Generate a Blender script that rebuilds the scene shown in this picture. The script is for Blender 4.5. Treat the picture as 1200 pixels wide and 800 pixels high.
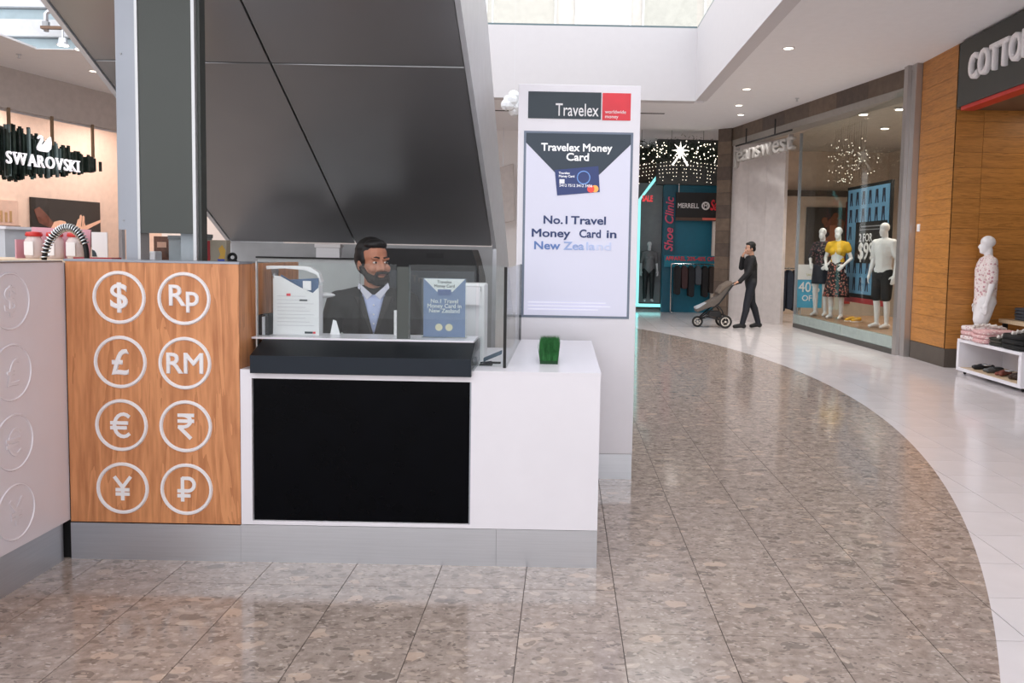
import bpy, bmesh, math, random
from mathutils import Vector, Matrix
for o in list(bpy.data.objects): bpy.data.objects.remove(o)
SC = bpy.context.scene
COL = SC.collection
R = math.radians
random.seed(7)

# ------------------------------------------------------------------ camera
cd = bpy.data.cameras.new('camera'); cam = bpy.data.objects.new('camera', cd); COL.objects.link(cam)
cd.sensor_width = 36.0; cd.lens = 938.0/1200*36.0
cd.shift_x = -61.0/1200; cd.shift_y = -41.0/1200
cd.clip_start = 0.05; cd.clip_end = 300
cam.matrix_world = Matrix.Translation((0, 0, 1.485)) @ Matrix.Rotation(math.pi/2-0.0676, 4, 'X') @ Matrix.Rotation(0.0187, 4, 'Z')
SC.camera = cam
# ------------------------------------------------------------------ sky light through the glazed roof of the atrium
W = bpy.data.worlds.new('sky'); SC.world = W; W.use_nodes = True
bg = W.node_tree.nodes['Background']; bg.inputs[0].default_value = (0.965, 0.965, 1.0, 1); bg.inputs[1].default_value = 2.0
SC.view_settings.view_transform = 'Standard'; SC.view_settings.look = 'None'
SC.view_settings.gamma = 1.0; SC.view_settings.use_curve_mapping = False
SC.view_settings.exposure = 0.12

# ------------------------------------------------------------------ materials
def lin(c):
    return tuple(((v/255)/12.92 if v/255 <= 0.04045 else ((v/255+0.055)/1.055)**2.4) for v in c) + (1,)
MATS = {}
def pm(name, rgb, rough=0.5, metal=0.0, var=0.06, scale=8.0, bump=0.0, emit=0.0, alpha=None, spec=0.5, stretch=None):
    if name in MATS: return MATS[name]
    m = bpy.data.materials.new(name); m.use_nodes = True
    nt = m.node_tree; b = nt.nodes['Principled BSDF']
    c = lin(rgb)
    b.inputs['Roughness'].default_value = rough; b.inputs['Metallic'].default_value = metal
    b.inputs['Specular IOR Level'].default_value = spec
    tc = nt.nodes.new('ShaderNodeTexCoord'); n = nt.nodes.new('ShaderNodeTexNoise')
    n.inputs['Scale'].default_value = scale; n.inputs['Detail'].default_value = 3
    if stretch:
        mp = nt.nodes.new('ShaderNodeMapping'); mp.inputs['Scale'].default_value = stretch
        nt.links.new(tc.outputs['Object'], mp.inputs[0]); nt.links.new(mp.outputs[0], n.inputs['Vector'])
    else:
        nt.links.new(tc.outputs['Object'], n.inputs['Vector'])
    r = nt.nodes.new('ShaderNodeValToRGB')
    r.color_ramp.elements[0].color = tuple(v*(1-var) for v in c[:3])+(1,); r.color_ramp.elements[0].position = 0.3
    r.color_ramp.elements[1].color = tuple(min(1, v*(1+var)) for v in c[:3])+(1,); r.color_ramp.elements[1].position = 0.7
    nt.links.new(n.outputs['Fac'], r.inputs[0]); nt.links.new(r.outputs[0], b.inputs['Base Color'])
    if bump:
        bp = nt.nodes.new('ShaderNodeBump'); bp.inputs['Strength'].default_value = bump; bp.inputs['Distance'].default_value = 0.01
        nt.links.new(n.outputs['Fac'], bp.inputs['Height']); nt.links.new(bp.outputs[0], b.inputs['Normal'])
    if emit:
        nt.links.new(r.outputs[0], b.inputs['Emission Color']); b.inputs['Emission Strength'].default_value = emit
    MATS[name] = m
    return m
def wood(name, c0, c1, rough=0.4, scale=(14, 14, 1.2), grain=6.0, perobj=False):
    m = bpy.data.materials.new(name); m.use_nodes = True; nt = m.node_tree; b = nt.nodes['Principled BSDF']
    b.inputs['Roughness'].default_value = rough
    g = nt.nodes.new('ShaderNodeNewGeometry'); mp = nt.nodes.new('ShaderNodeMapping'); mp.inputs['Scale'].default_value = scale
    src = g.outputs['Position']
    if perobj:
        oi = nt.nodes.new('ShaderNodeObjectInfo'); vm = nt.nodes.new('ShaderNodeVectorMath'); vm.operation = 'MULTIPLY_ADD'
        vm.inputs[1].default_value = (37, 53, 41); nt.links.new(oi.outputs['Random'], vm.inputs[0]); nt.links.new(src, vm.inputs[2]); src = vm.outputs[0]
    nt.links.new(src, mp.inputs[0])
    n1 = nt.nodes.new('ShaderNodeTexNoise'); n1.inputs['Scale'].default_value = 1.0; n1.inputs['Detail'].default_value = 4; n1.inputs['Distortion'].default_value = 0.6
    nt.links.new(mp.outputs[0], n1.inputs['Vector'])
    mu = nt.nodes.new('ShaderNodeMath'); mu.operation = 'MULTIPLY'; mu.inputs[1].default_value = grain
    si = nt.nodes.new('ShaderNodeMath'); si.operation = 'FRACT'
    nt.links.new(n1.outputs['Fac'], mu.inputs[0]); nt.links.new(mu.outputs[0], si.inputs[0])
    n2 = nt.nodes.new('ShaderNodeTexNoise'); n2.inputs['Scale'].default_value = 6.0; n2.inputs['Detail'].default_value = 3
    nt.links.new(mp.outputs[0], n2.inputs['Vector'])
    mx = nt.nodes.new('ShaderNodeMath'); mx.operation = 'MULTIPLY_ADD'; mx.inputs[1].default_value = 0.35
    nt.links.new(si.outputs[0], mx.inputs[0]); nt.links.new(n2.outputs['Fac'], mx.inputs[2])
    r = nt.nodes.new('ShaderNodeValToRGB'); r.color_ramp.elements[0].color = lin(c0); r.color_ramp.elements[0].position = 0.25
    r.color_ramp.elements[1].color = lin(c1); r.color_ramp.elements[1].position = 0.85
    nt.links.new(mx.outputs[0], r.inputs[0]); nt.links.new(r.outputs[0], b.inputs['Base Color'])
    MATS[name] = m; return m
def glassmat(name, tint=(0.93, 0.97, 0.95), refl=1.0, ior=1.5):
    m = bpy.data.materials.new(name); m.use_nodes = True; nt = m.node_tree
    nt.nodes.remove(nt.nodes['Principled BSDF']); out = nt.nodes['Material Output']
    t = nt.nodes.new('ShaderNodeBsdfTransparent'); t.inputs[0].default_value = tint+(1,)
    g = nt.nodes.new('ShaderNodeBsdfGlossy'); g.inputs['Roughness'].default_value = 0.02
    f = nt.nodes.new('ShaderNodeFresnel'); f.inputs[0].default_value = ior
    mx = nt.nodes.new('ShaderNodeMixShader')
    if refl != 1.0:
        mm = nt.nodes.new('ShaderNodeMath'); mm.operation = 'MULTIPLY'; mm.inputs[1].default_value = refl
        nt.links.new(f.outputs[0], mm.inputs[0]); nt.links.new(mm.outputs[0], mx.inputs[0])
    else: nt.links.new(f.outputs[0], mx.inputs[0])
    nt.links.new(t.outputs[0], mx.inputs[1]); nt.links.new(g.outputs[0], mx.inputs[2]); nt.links.new(mx.outputs[0], out.inputs[0])
    MATS[name] = m; return m
def terrazzo(name):
    m = bpy.data.materials.new(name); m.use_nodes = True; nt = m.node_tree; b = nt.nodes['Principled BSDF']; L = nt.links.new; N = nt.nodes.new
    g = N('ShaderNodeNewGeometry'); oi = N('ShaderNodeObjectInfo'); vm = N('ShaderNodeVectorMath'); vm.operation = 'MULTIPLY_ADD'
    vm.inputs[1].default_value = (31, 47, 0); L(oi.outputs['Random'], vm.inputs[0]); L(g.outputs['Position'], vm.inputs[2])
    ns = N('ShaderNodeTexNoise'); ns.inputs['Scale'].default_value = 9; L(vm.outputs[0], ns.inputs['Vector'])
    va = N('ShaderNodeVectorMath'); va.operation = 'MULTIPLY_ADD'; va.inputs[1].default_value = (.09, .09, .0)
    L(ns.outputs['Color'], va.inputs[0]); L(vm.outputs[0], va.inputs[2])
    base = N('ShaderNodeValToRGB'); bn = N('ShaderNodeTexNoise'); bn.inputs['Scale'].default_value = 16; bn.inputs['Detail'].default_value = 6
    bn.inputs['Roughness'].default_value = .7
    L(vm.outputs[0], bn.inputs['Vector']); L(bn.outputs['Fac'], base.inputs[0])
    base.color_ramp.elements[0].color = lin((140, 126, 117)); base.color_ramp.elements[0].position = .32
    base.color_ramp.elements[1].color = lin((186, 171, 161)); base.color_ramp.elements[1].position = .68
    cur = base.outputs[0]
    # chips of three sizes: cell colour decides the stone, distance to the cell centre its outline
    for sc, thr, keep, cols in ((6.5, .34, .42, ((206, 182, 164), (116, 106, 100), (196, 176, 160), (88, 84, 82))),
                                (15.0, .36, .45, ((200, 182, 168), (118, 106, 98), (190, 172, 158), (214, 202, 192))),
                                (42.0, .40, .45, ((204, 190, 180), (112, 102, 96), (190, 174, 162), (154, 130, 112)))):
        v = N('ShaderNodeTexVoronoi'); v.inputs['Scale'].default_value = sc; v.inputs['Randomness'].default_value = 1
        mp = N('ShaderNodeMapping'); mp.inputs['Rotation'].default_value = (0, 0, sc); mp.inputs['Scale'].default_value = (1, 1.7, 1)
        L(va.outputs[0], mp.inputs[0]); L(mp.outputs[0], v.inputs['Vector'])
        lt = N('ShaderNodeMath'); lt.operation = 'LESS_THAN'; lt.inputs[1].default_value = thr; L(v.outputs['Distance'], lt.inputs[0])
        sp = N('ShaderNodeSeparateColor'); L(v.outputs['Color'], sp.inputs[0])
        kp = N('ShaderNodeMath'); kp.operation = 'LESS_THAN'; kp.inputs[1].default_value = keep; L(sp.outputs[0], kp.inputs[0])
        mu = N('ShaderNodeMath'); mu.operation = 'MULTIPLY'; L(lt.outputs[0], mu.inputs[0]); L(kp.outputs[0], mu.inputs[1])
        mu2 = N('ShaderNodeMath'); mu2.operation = 'MULTIPLY'; mu2.inputs[1].default_value = .62; L(mu.outputs[0], mu2.inputs[0])
        rp = N('ShaderNodeValToRGB'); rp.color_ramp.interpolation = 'CONSTANT'
        for i, c in enumerate(cols):
            e = rp.color_ramp.elements[i] if i < 2 else rp.color_ramp.elements.new(.5)
            e.position = (0, .4, .62, .85)[i]; e.color = lin(c)
        L(sp.outputs[1], rp.inputs[0])
        mx = N('ShaderNodeMixRGB'); L(mu2.outputs[0], mx.inputs[0]); L(cur, mx.inputs[1]); L(rp.outputs[0], mx.inputs[2]); cur = mx.outputs[0]
    L(cur, b.inputs['Base Color']); b.inputs['Roughness'].default_value = .10
    MATS[name] = m; return m
def stone_white(name):
    m = pm(name, (226, 220, 221), .12, 0, .05, 3.0); return m

M_TERR = terrazzo('terrazzo'); M_WTILE = stone_white('white_stone')
M_GROUT = pm('grout', (70, 62, 56), .8)
M_WHITE = pm('white_laminate', (238, 236, 242), .28, 0, .01)
M_WPAINT = pm('white_paint', (238, 236, 236), .6, 0, .01)
M_CEIL = pm('ceiling_paint', (240, 240, 243), .75, 0, .015)
M_STEEL = pm('brushed_steel', (208, 211, 217), .32, 1.0, .04, 3.0, stretch=(1, 1, 40))
M_ALU = pm('aluminium', (160, 165, 174), .42, .5, .03, 3.0)
M_ALUW = pm('aluminium_bright', (206, 208, 210), .35, .5, .02)
M_CHERRY = wood('cherry_veneer', (174, 108, 66), (222, 154, 104), .38, (9, 9, 0.9), 5.0)
M_OAK = wood('honey_boards', (142, 92, 38), (194, 132, 64), .42, (1.4, 1.4, 16), 3.0, True)
M_LWOOD = wood('light_wood', (196, 168, 134), (222, 198, 166), .45)
M_DGREY = pm('dark_grey_panel', (152, 153, 155), .30, .7, .04, 1.5)
M_OLIVE = pm('olive_grey_panel', (74, 79, 76), .5, 0, .03, 2.0)
M_BLACK = pm('black_gloss', (4, 5, 9), .10, 0, .2, spec=.06)
M_SLATE = pm('slate_laminate', (34, 41, 50), .4, 0, .04, spec=.2)
M_SLATED = pm('slate_laminate_dark', (19, 23, 27), .4, 0, .04, spec=.2)
M_NAVY = pm('navy_print', (38, 52, 62), .4)
M_RED = pm('red_print', (228, 52, 66), .4)
M_WHITEP = pm('white_print', (244, 242, 244), .5, 0, .0)
M_GLASS = glassmat('clear_glass', (.965, .985, .982), .4)
M_GLASSD = glassmat('shop_glass', (.93, .955, .94), .07)
M_GEDGE = pm('glass_edge', (18, 34, 34), .2)
M_DARK = pm('charcoal', (30, 30, 32), .6)
M_BLACKM = pm('black_matt', (16, 16, 18), .6)
M_CHROME = pm('chrome', (205, 208, 210), .12, 1.0, .02)
M_MANN = pm('mannequin_white', (232, 230, 232), .35, 0, .01)
M_PLASTIC = pm('white_plastic', (236, 236, 238), .35, 0, .01)

# ------------------------------------------------------------------ mesh helpers
ROOTOFF = {}
def link(name, me, mat, parent, local=False):
    o = bpy.data.objects.new(name, me); COL.objects.link(o)
    if mat is not None and len(me.materials) == 0: me.materials.append(mat)
    if parent is not None:
        o.parent = parent
        if not local and parent.parent is None:
            o.location = -parent.location
    return o
class MB:
    def __init__(s): s.v = []; s.f = []
    def add(s, vs, fs):
        k = len(s.v); s.v += [tuple(p) for p in vs]; s.f += [tuple(i+k for i in f) for f in fs]; return s
    def box(s, x0, x1, y0, y1, z0, z1):
        vs = [(x, y, z) for z in (z0, z1) for y in (y0, y1) for x in (x0, x1)]
        return s.add(vs, [(0, 2, 3, 1), (4, 5, 7, 6), (0, 1, 5, 4), (2, 6, 7, 3), (0, 4, 6, 2), (1, 3, 7, 5)])
    def prism(s, pts, axis, d0, d1):
        # pts 2d polygon in the plane normal to axis: 'x' -> (y,z), 'y' -> (x,z), 'z' -> (x,y)
        def p(a, b, d): return {'x': (d, a, b), 'y': (a, d, b), 'z': (a, b, d)}[axis]
        n = len(pts); vs = [p(a, b, d0) for a, b in pts]+[p(a, b, d1) for a, b in pts]
        fs = [tuple(range(n))[::-1], tuple(range(n, 2*n))]+[(i, (i+1) % n, n+(i+1) % n, n+i) for i in range(n)]
        return s.add(vs, fs)
    def rings(s, rings, cap=True):
        n = len(rings[0]); vs = [p for r in rings for p in r]; fs = []
        for a in range(len(rings)-1):
            for i in range(n):
                fs.append((a*n+i, a*n+(i+1) % n, (a+1)*n+(i+1) % n, (a+1)*n+i))
        if cap: fs += [tuple(range(n))[::-1], tuple((len(rings)-1)*n+i for i in range(n))]
        return s.add(vs, fs)
    def tube(s, pts, r, n=8, cap=True):
        pts = [Vector(p) for p in pts]; rs = r if isinstance(r, (list, tuple)) else [r]*len(pts); rg = []
        up = None
        for i, p in enumerate(pts):
            d = (pts[min(i+1, len(pts)-1)]-pts[max(i-1, 0)]).normalized()
            if up is None: up = Vector((0, 0, 1)) if abs(d.z) < .9 else Vector((1, 0, 0))
            a = d.cross(up); a = a.normalized() if a.length > 1e-4 else d.orthogonal().normalized(); b = a.cross(d).normalized(); up = b
            rg.append([p+(a*math.cos(t)+b*math.sin(t))*rs[i] for t in [2*math.pi*k/n for k in range(n)]])
        return s.rings(rg, cap)
    def lathe(s, prof, c, n=20, axis='z'):
        rg = []
        for r, h in prof:
            ring = []
            for k in range(n):
                t = 2*math.pi*k/n; a, b = r*math.cos(t), r*math.sin(t)
                ring.append({'z': (c[0]+a, c[1]+b, c[2]+h), 'y': (c[0]+a, c[1]+h, c[2]+b), 'x': (c[0]+h, c[1]+a, c[2]+b)}[axis])
            rg.append(ring)
        return s.rings(rg)
    def ell(s, c, r, rot=None, n=14, m=9):
        rg = []; c = Vector(c)
        for i in range(m+1):
            ph = -math.pi/2+math.pi*i/m; k = max(math.cos(ph), .02)
            ring = []
            for j in range(n):
                t = 2*math.pi*j/n; p = Vector((r[0]*k*math.cos(t), r[1]*k*math.sin(t), r[2]*math.sin(ph)))
                if rot is not None: p = rot @ p
                ring.append(c+p)
            rg.append(ring)
        return s.rings(rg)
    def torus(s, c, R0, r, axis='z', n=28, m=8):
        vs = []; fs = []
        for i in range(n):
            a = 2*math.pi*i/n
            for j in range(m):
                b = 2*math.pi*j/m; q = R0+r*math.cos(b); h = r*math.sin(b)
                x, y = q*math.cos(a), q*math.sin(a)
                vs.append({'z': (c[0]+x, c[1]+y, c[2]+h), 'y': (c[0]+x, c[1]+h, c[2]+y), 'x': (c[0]+h, c[1]+x, c[2]+y)}[axis])
        for i in range(n):
            for j in range(m):
                fs.append((i*m+j, ((i+1) % n)*m+j, ((i+1) % n)*m+(j+1) % m, i*m+(j+1) % m))
        return s.add(vs, fs)
    def mesh(s, name, smooth=False):
        me = bpy.data.meshes.new(name); me.from_pydata(s.v, [], s.f)
        bm = bmesh.new(); bm.from_mesh(me); bmesh.ops.recalc_face_normals(bm, faces=bm.faces); bm.to_mesh(me); bm.free()
        if smooth:
            for p in me.polygons: p.use_smooth = True
        return me
    def build(s, name, mat, parent=None, local=False, smooth=False, bevel=0.0):
        o = link(name, s.mesh(name, smooth), mat, parent, local)
        if bevel:
            b = o.modifiers.new('bevel', 'BEVEL'); b.width = bevel; b.segments = 2; b.limit_method = 'ANGLE'; b.angle_limit = R(40)
        return o
def tag(o, label, cat, group=None, kind=None):
    o['label'] = label
    if cat: o['category'] = cat
    if group: o['group'] = group
    if kind: o['kind'] = kind
    return o
def thing(name, label, cat, loc, rz=0.0, group=None, kind=None):
    o = bpy.data.objects.new(name, None); COL.objects.link(o); o.location = loc; o.rotation_euler = (0, 0, rz); o.empty_display_size = .1
    return tag(o, label, cat, group, kind)
def struct(o, label, cat): return tag(o, label, cat, None, 'structure')
def stuff(o): o['kind'] = 'stuff'; return o

_TC = {}
def txt_mesh(s, size, depth=.002, bold=0.0, align='LEFT', sx=1.0, shear=0.0, space=1.0, lines=1.0):
    """lettering in the local XZ plane facing -Y"""
    key = (s, size, depth, bold, align, sx, shear, space)
    c = bpy.data.curves.new('t', 'FONT'); c.body = s; c.size = size; c.extrude = depth/2; c.bevel_depth = bold*size; c.bevel_resolution = 0; c.align_x = align
    c.shear = shear; c.space_character = space; c.space_line = lines; c.resolution_u = 4
    o = bpy.data.objects.new('t', c); COL.objects.link(o)
    dg = bpy.context.evaluated_depsgraph_get(); dg.update()
    me = bpy.data.meshes.new_from_object(o.evaluated_get(dg))
    bpy.data.objects.remove(o); bpy.data.curves.remove(c)
    for v in me.vertices:
        x, y, z = v.co; v.co = (x*sx, -z, y)
    return me
def txt(name, s, size, mat, loc, parent, local=False, width=None, **kw):
    me = txt_mesh(s, size, **kw)
    if width:
        xs = [v.co.x for v in me.vertices]; k = width/(max(xs)-min(xs))
        for v in me.vertices: v.co.x *= k
    for v in me.vertices: v.co = (v.co.x+loc[0], v.co.y+loc[1], v.co.z+loc[2])
    me.materials.clear()
    return link(name, me, mat, parent, local)
def letters(s, size, mat, loc, parent, gap=.06, local=True, width=None, name='letter', space_w=.3, **kw):
    """each raised letter a part of its own"""
    ms = []; x = 0
    for ch in s:
        if ch == ' ': x += size*space_w; continue
        me = txt_mesh(ch, size, **kw); xs = [v.co.x for v in me.vertices]; x0, x1 = min(xs), max(xs)
        ms.append((me, x-x0)); x += (x1-x0)+gap*size
    tot = x-gap*size; k = 1.0 if width is None else width/tot
    out = []
    for me, dx in ms:
        for v in me.vertices: v.co = ((v.co.x+dx)*k+loc[0], v.co.y+loc[1], v.co.z+loc[2])
        me.materials.clear(); out.append(link(name, me, mat, parent, local))
    return out
def blob(name, prims, mat, parent=None, voxel=.008, smooth=4, local=True):
    """one continuous surface grown over ellipsoids and tapered limbs"""
    b = MB()
    for p in prims:
        if p[0] == 'e': b.ell(p[1], p[2], p[3] if len(p) > 3 else None)
        else:
            _, a, c, r0, r1 = p[:5]; a = Vector(a); c = Vector(c); n = 5
            d = (c-a).normalized() if (c-a).length > 1e-6 else Vector((0, 0, 1))
            pts = []; rs = []
            for i in range(4):
                t = math.pi/2*(1-i/4.0); pts.append(a-d*r0*math.sin(t)); rs.append(max(r0*math.cos(t), r0*.12))
            for i in range(n+1): pts.append(a.lerp(c, i/n)); rs.append(r0+(r1-r0)*i/n)
            for i in range(1, 5):
                t = math.pi/2*i/4.0; pts.append(c+d*r1*math.sin(t)); rs.append(max(r1*math.cos(t), r1*.12))
            b.tube(pts, rs, 12)
    me = b.mesh('tmp'); o = bpy.data.objects.new('tmp', me); COL.objects.link(o)
    rm = o.modifiers.new('r', 'REMESH'); rm.mode = 'VOXEL'; rm.voxel_size = voxel; rm.adaptivity = 0
    if smooth:
        sm = o.modifiers.new('s', 'SMOOTH'); sm.factor = .5; sm.iterations = smooth
    dg = bpy.context.evaluated_depsgraph_get(); dg.update()
    me2 = bpy.data.meshes.new_from_object(o.evaluated_get(dg)); bpy.data.objects.remove(o)
    me2.name = name
    for p in me2.polygons: p.use_smooth = True
    me2.materials.clear()
    return link(name, me2, mat, parent, local)
def rot_pts(f, prims):
    out = []
    for p in prims:
        if p[0] == 'e': out.append(('e', f @ Vector(p[1]), p[2], f.to_3x3() if len(p) < 4 else f.to_3x3() @ p[3]))
        else: out.append(('c', f @ Vector(p[1]), f @ Vector(p[2]), p[3], p[4]))
    return out
# ================================================================== THE SETTING
TS = .4; OX = -.153; OY = 3.04; CXY = (-11.3, 9.2); CR = 14.4; TH = .012
floor = struct(MB().box(-20, 10, -9, 27, -.06, -.004).build('floor', M_GROUT), 'polished mall floor of brown terrazzo and white stone tiles', 'floor')
def inside(p): return (p[0]-CXY[0])**2+(p[1]-CXY[1])**2-CR*CR
def arc_cross(a, b):
    lo, hi = 0.0, 1.0; fa = inside(a)
    for _ in range(30):
        m = (lo+hi)/2; p = (a[0]+(b[0]-a[0])*m, a[1]+(b[1]-a[1])*m)
        if (inside(p) > 0) == (fa > 0): lo = m
        else: hi = m
    return (a[0]+(b[0]-a[0])*lo, a[1]+(b[1]-a[1])*lo)
def clip(poly, keep_in, off):
    out = []; n = len(poly); cr = []
    for i in range(n):
        a, b = poly[i], poly[(i+1) % n]
        ia, ib = (inside(a) <= 0) == keep_in, (inside(b) <= 0) == keep_in
        if ia: out.append(a)
        if ia != ib:
            p = arc_cross(a, b); out.append(p); cr.append((len(out)-1, ia))
    if len(cr) == 2:
        i0 = [i for i, ia in cr if ia][0]; i1 = [i for i, ia in cr if not ia][0]
        p, q = out[i0], out[i1]
        a0 = math.atan2(p[1]-CXY[1], p[0]-CXY[0]); a1 = math.atan2(q[1]-CXY[1], q[0]-CXY[0])
        mids = [(CXY[0]+CR*math.cos(a0+(a1-a0)*k/4), CXY[1]+CR*math.sin(a0+(a1-a0)*k/4)) for k in (1, 2, 3)]
        out = out[:i0+1]+mids+out[i0+1:]
    return out
def tile_polys(x, y):
    g = .0022
    q = [(x+g, y+g), (x+TS-g, y+g), (x+TS-g, y+TS-g), (x+g, y+TS-g)]
    s = [inside(p) for p in q]
    if max(s) <= 0: return [(q, True, True)]
    if min(s) > 0: return [(q, False, True)]
    r = []
    for k in (True, False):
        c = clip(q, k, 0)
        if len(c) >= 3: r.append((c, k, False))
    return r
whole = MB().prism([(.0016, .0016), (TS-.0016, .0016), (TS-.0016, TS-.0016), (.0016, TS-.0016)], 'z', -TH, 0)
me_b = whole.mesh('tile'); me_b.materials.append(M_TERR); me_w = whole.mesh('tile'); me_w.materials.append(M_WTILE)
rest = {True: MB(), False: MB()}; ntile = 0
for j in range(-31, 61):
    for i in range(-50, 26):
        x, y = OX+i*TS, OY+j*TS
        for poly, brown, full in tile_polys(x, y):
            near = 2.4 <= y <= 8.4 and x > (-2.7 if y < 3.7 else .1) and x+TS*.3 < .60*(y+TS)
            if near:
                ntile += 1
                if full: o = link('tile', me_b if brown else me_w, None, floor, True)
                else: o = MB().prism([(a-x, b-y) for a, b in poly], 'z', -TH, 0).build('tile', M_TERR if brown else M_WTILE, floor, True)
                o.location = (x, y, 0)
            else:
                rest[brown].prism(poly, 'z', -TH, 0)
stuff(rest[True].build('brown_tiles', M_TERR, floor)); stuff(rest[False].build('white_tiles', M_WTILE, floor))
print('near tiles', ntile)

CZ = 4.38
struct(MB().box(2.59, 10, -9, 15.49, CZ, CZ+.3).box(-20, 10, 15.49, 27, CZ, CZ+.3).box(-20, -8.0, -9, 12.25, CZ, CZ+.03).box(-20, -4.0, 12.25, 15.49, CZ, CZ+.012).build('ceiling', M_CEIL), 'pale grey plaster ceiling around the atrium opening', 'ceiling')
struct(MB().box(-4, 2.394, 15.26, 15.5, CZ-.02, 5.70).build('wall_atrium_far', pm('fascia_white', (210, 208, 211), .6, 0, .01)), 'white upper floor edge facing across the atrium', 'wall')
struct(MB().box(2.394, 2.6, -9, 15.258, CZ-.02, 5.70).build('wall_atrium_right', MATS['fascia_white']), 'white upper floor edge along the right of the atrium', 'wall')
for n, (a, b) in enumerate(((1, 16.72), (2, 20.8), (3, 25.0))):
    struct(MB().box(-4, 2.0, b, b+.10+.06*n, CZ-.004, CZ+.01).build('trim_%d' % a, M_BLACKM), 'dark slot across the far ceiling, number %s from the atrium' % ('one', 'two', 'three')[n], 'slot')
# upper gallery: glass balustrade and the wall behind it
bal = thing('glass_balustrade', 'frameless glass balustrade on the white upper gallery edge', 'balustrade', (-.8, 15.35, 5.70))
MB().box(-4, 2.394, 15.27, 15.42, 5.70, 5.735).build('base_rail', pm('rail_teal', (96, 116, 122), .4), bal)
for k in range(5):
    x0 = -4+k*1.28
    MB().box(x0+.01, x0+1.265, 15.33, 15.345, 5.735, 6.85).build('glass_pane', M_GLASS, bal)
    MB().box(x0-.012, x0+.012, 15.30, 15.37, 5.735, 6.9).build('post', M_STEEL, bal)
MB().tube([(-4, 15.34, 6.9), (2.38, 15.34, 6.9)], .025).build('handrail', M_STEEL, bal)
bal2 = thing('glass_balustrade', 'glass balustrade running towards us on the right gallery edge', 'balustrade', (2.5, 8, 5.70))
MB().box(2.40, 2.55, 2, 15.25, 5.70, 5.735).build('base_rail', MATS['rail_teal'], bal2)
for k in range(8):
    y0 = 15.2-1.6*k
    MB().box(2.46, 2.475, y0-1.585, y0-.015, 5.735, 6.85).build('glass_pane', M_GLASS, bal2)
MB().tube([(2.467, 2.4, 6.9), (2.467, 15.25, 6.9)], .025).build('handrail', M_STEEL, bal2)
struct(MB().box(-20, 10, 22, 22.2, 5.6, 10).build('wall_upper_gallery', pm('gallery_wall', (214, 206, 198), .6)), 'pale shop wall on the upper gallery', 'wall')
for k, (x0, x1, c) in enumerate(((-3.6, -2.6, (232, 226, 222)), (-2.2, -.4, (196, 190, 180)), (.2, 1.6, (216, 208, 200)), (2.0, 3.6, (188, 184, 174)))):
    w = thing('shop_window', ('tall white', 'wide grey', 'pale cream', 'olive grey')[k]+' shop window behind the gallery balustrade', 'shop window', ((x0+x1)/2, 21.9, 5.7))
    MB().box(x0, x1, 21.93, 21.98, 5.7, 8.6).build('backing', pm('gal%d' % k, c, .5), w)
    MB().box(x0-.05, x0, 21.88, 21.98, 5.7, 8.65).box(x1, x1+.05, 21.88, 21.98, 5.7, 8.65).box(x0, x1, 21.88, 21.98, 8.6, 8.65).build('frame', M_WPAINT, w)
# white and pale blue louvres over the left of the atrium
lou = thing('louvre_bulkhead', 'bulkhead of white and pale blue horizontal louvre panels at upper left', 'bulkhead', (-6, 12.4, CZ))
M_PBLUE = pm('pale_blue_panel', (164, 182, 188), .35); M_LOU = pm('louvre_white', (204, 206, 209), .5)
zz = CZ+.012
for k in range(8):
    hgt = .17 if k % 2 == 0 else .26
    dy = 0 if k % 2 == 0 else -.10
    MB().box(-15.0, -4, 12.36+dy, 12.61, zz+.012, zz+hgt).build('louvre_panel', M_PBLUE if k % 2 == 0 else M_LOU, lou); zz += hgt
# walls that close the hall
M_WARMW = pm('warm_wall', (196, 186, 178), .6)
struct(MB().box(6.2, 6.4, -9, 6.2, 0, CZ).build('wall_right', M_WARMW), 'plain mall wall at far right, this side of the clothes shop', 'wall')
struct(MB().box(-10.6, -10.4, -9, 9.5, 0, CZ).build('wall_left', M_WARMW), 'plain mall wall at far left', 'wall')
struct(MB().box(-9.8, -1.0, 19.5, 19.7, 0, CZ).build('wall_far', M_WPAINT), 'white wall seen below the left edge of the escalator', 'wall')
# ceiling downlights on the right, with their own lamps
def lamp(kind, name, loc, power, parent=None, color=(1, .93, .85), size=.2, rot=(0, 0, 0), spot=None, sy=None):
    l = bpy.data.lights.new(name, kind); l.energy = power; l.color = color
    if kind == 'AREA':
        l.size = size
        if sy: l.shape = 'RECTANGLE'; l.size_y = sy
    elif kind == 'SPOT': l.spot_size = spot or R(100); l.spot_blend = .6; l.shadow_soft_size = size
    else: l.shadow_soft_size = size
    o = bpy.data.objects.new(name, l); COL.objects.link(o); o.location = loc; o.rotation_euler = rot
    if parent is not None: o.parent = parent; o.location = Vector(loc)-parent.location
    return o
M_LAMP = pm('lamp_glow', (255, 244, 228), .5, 0, 0, emit=6.0)
DL = [((3.055, 11.36), 'nearest of the four round downlights in the right ceiling'), ((3.106, 14.15), 'second nearest round downlight in the right ceiling'),
      ((3.3, 15.67), 'third round downlight in the right ceiling, beyond the atrium corner'), ((3.56, 16.7), 'farthest round downlight in the right ceiling'),
      ((-7.98, 13.69), 'round downlight in the left ceiling before the crystal shop sign')]
for k, ((x, y), lab) in enumerate(DL):
    d = thing('downlight', lab, 'ceiling light', (x, y, CZ), group='recessed ceiling downlights')
    MB().torus((x, y, CZ-.004), .075, .012).build('trim_ring', M_WPAINT, d)
    MB().lathe([(.066, -.004), (.066, .002)], (x, y, CZ-.002), 16).build('diffuser', M_LAMP, d)
    lamp('SPOT', 'bulb', (x, y, CZ-.03), (130, 130, 60, 50, 130)[k], d, (1, .97, .94), spot=R(120), size=.06)
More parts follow.
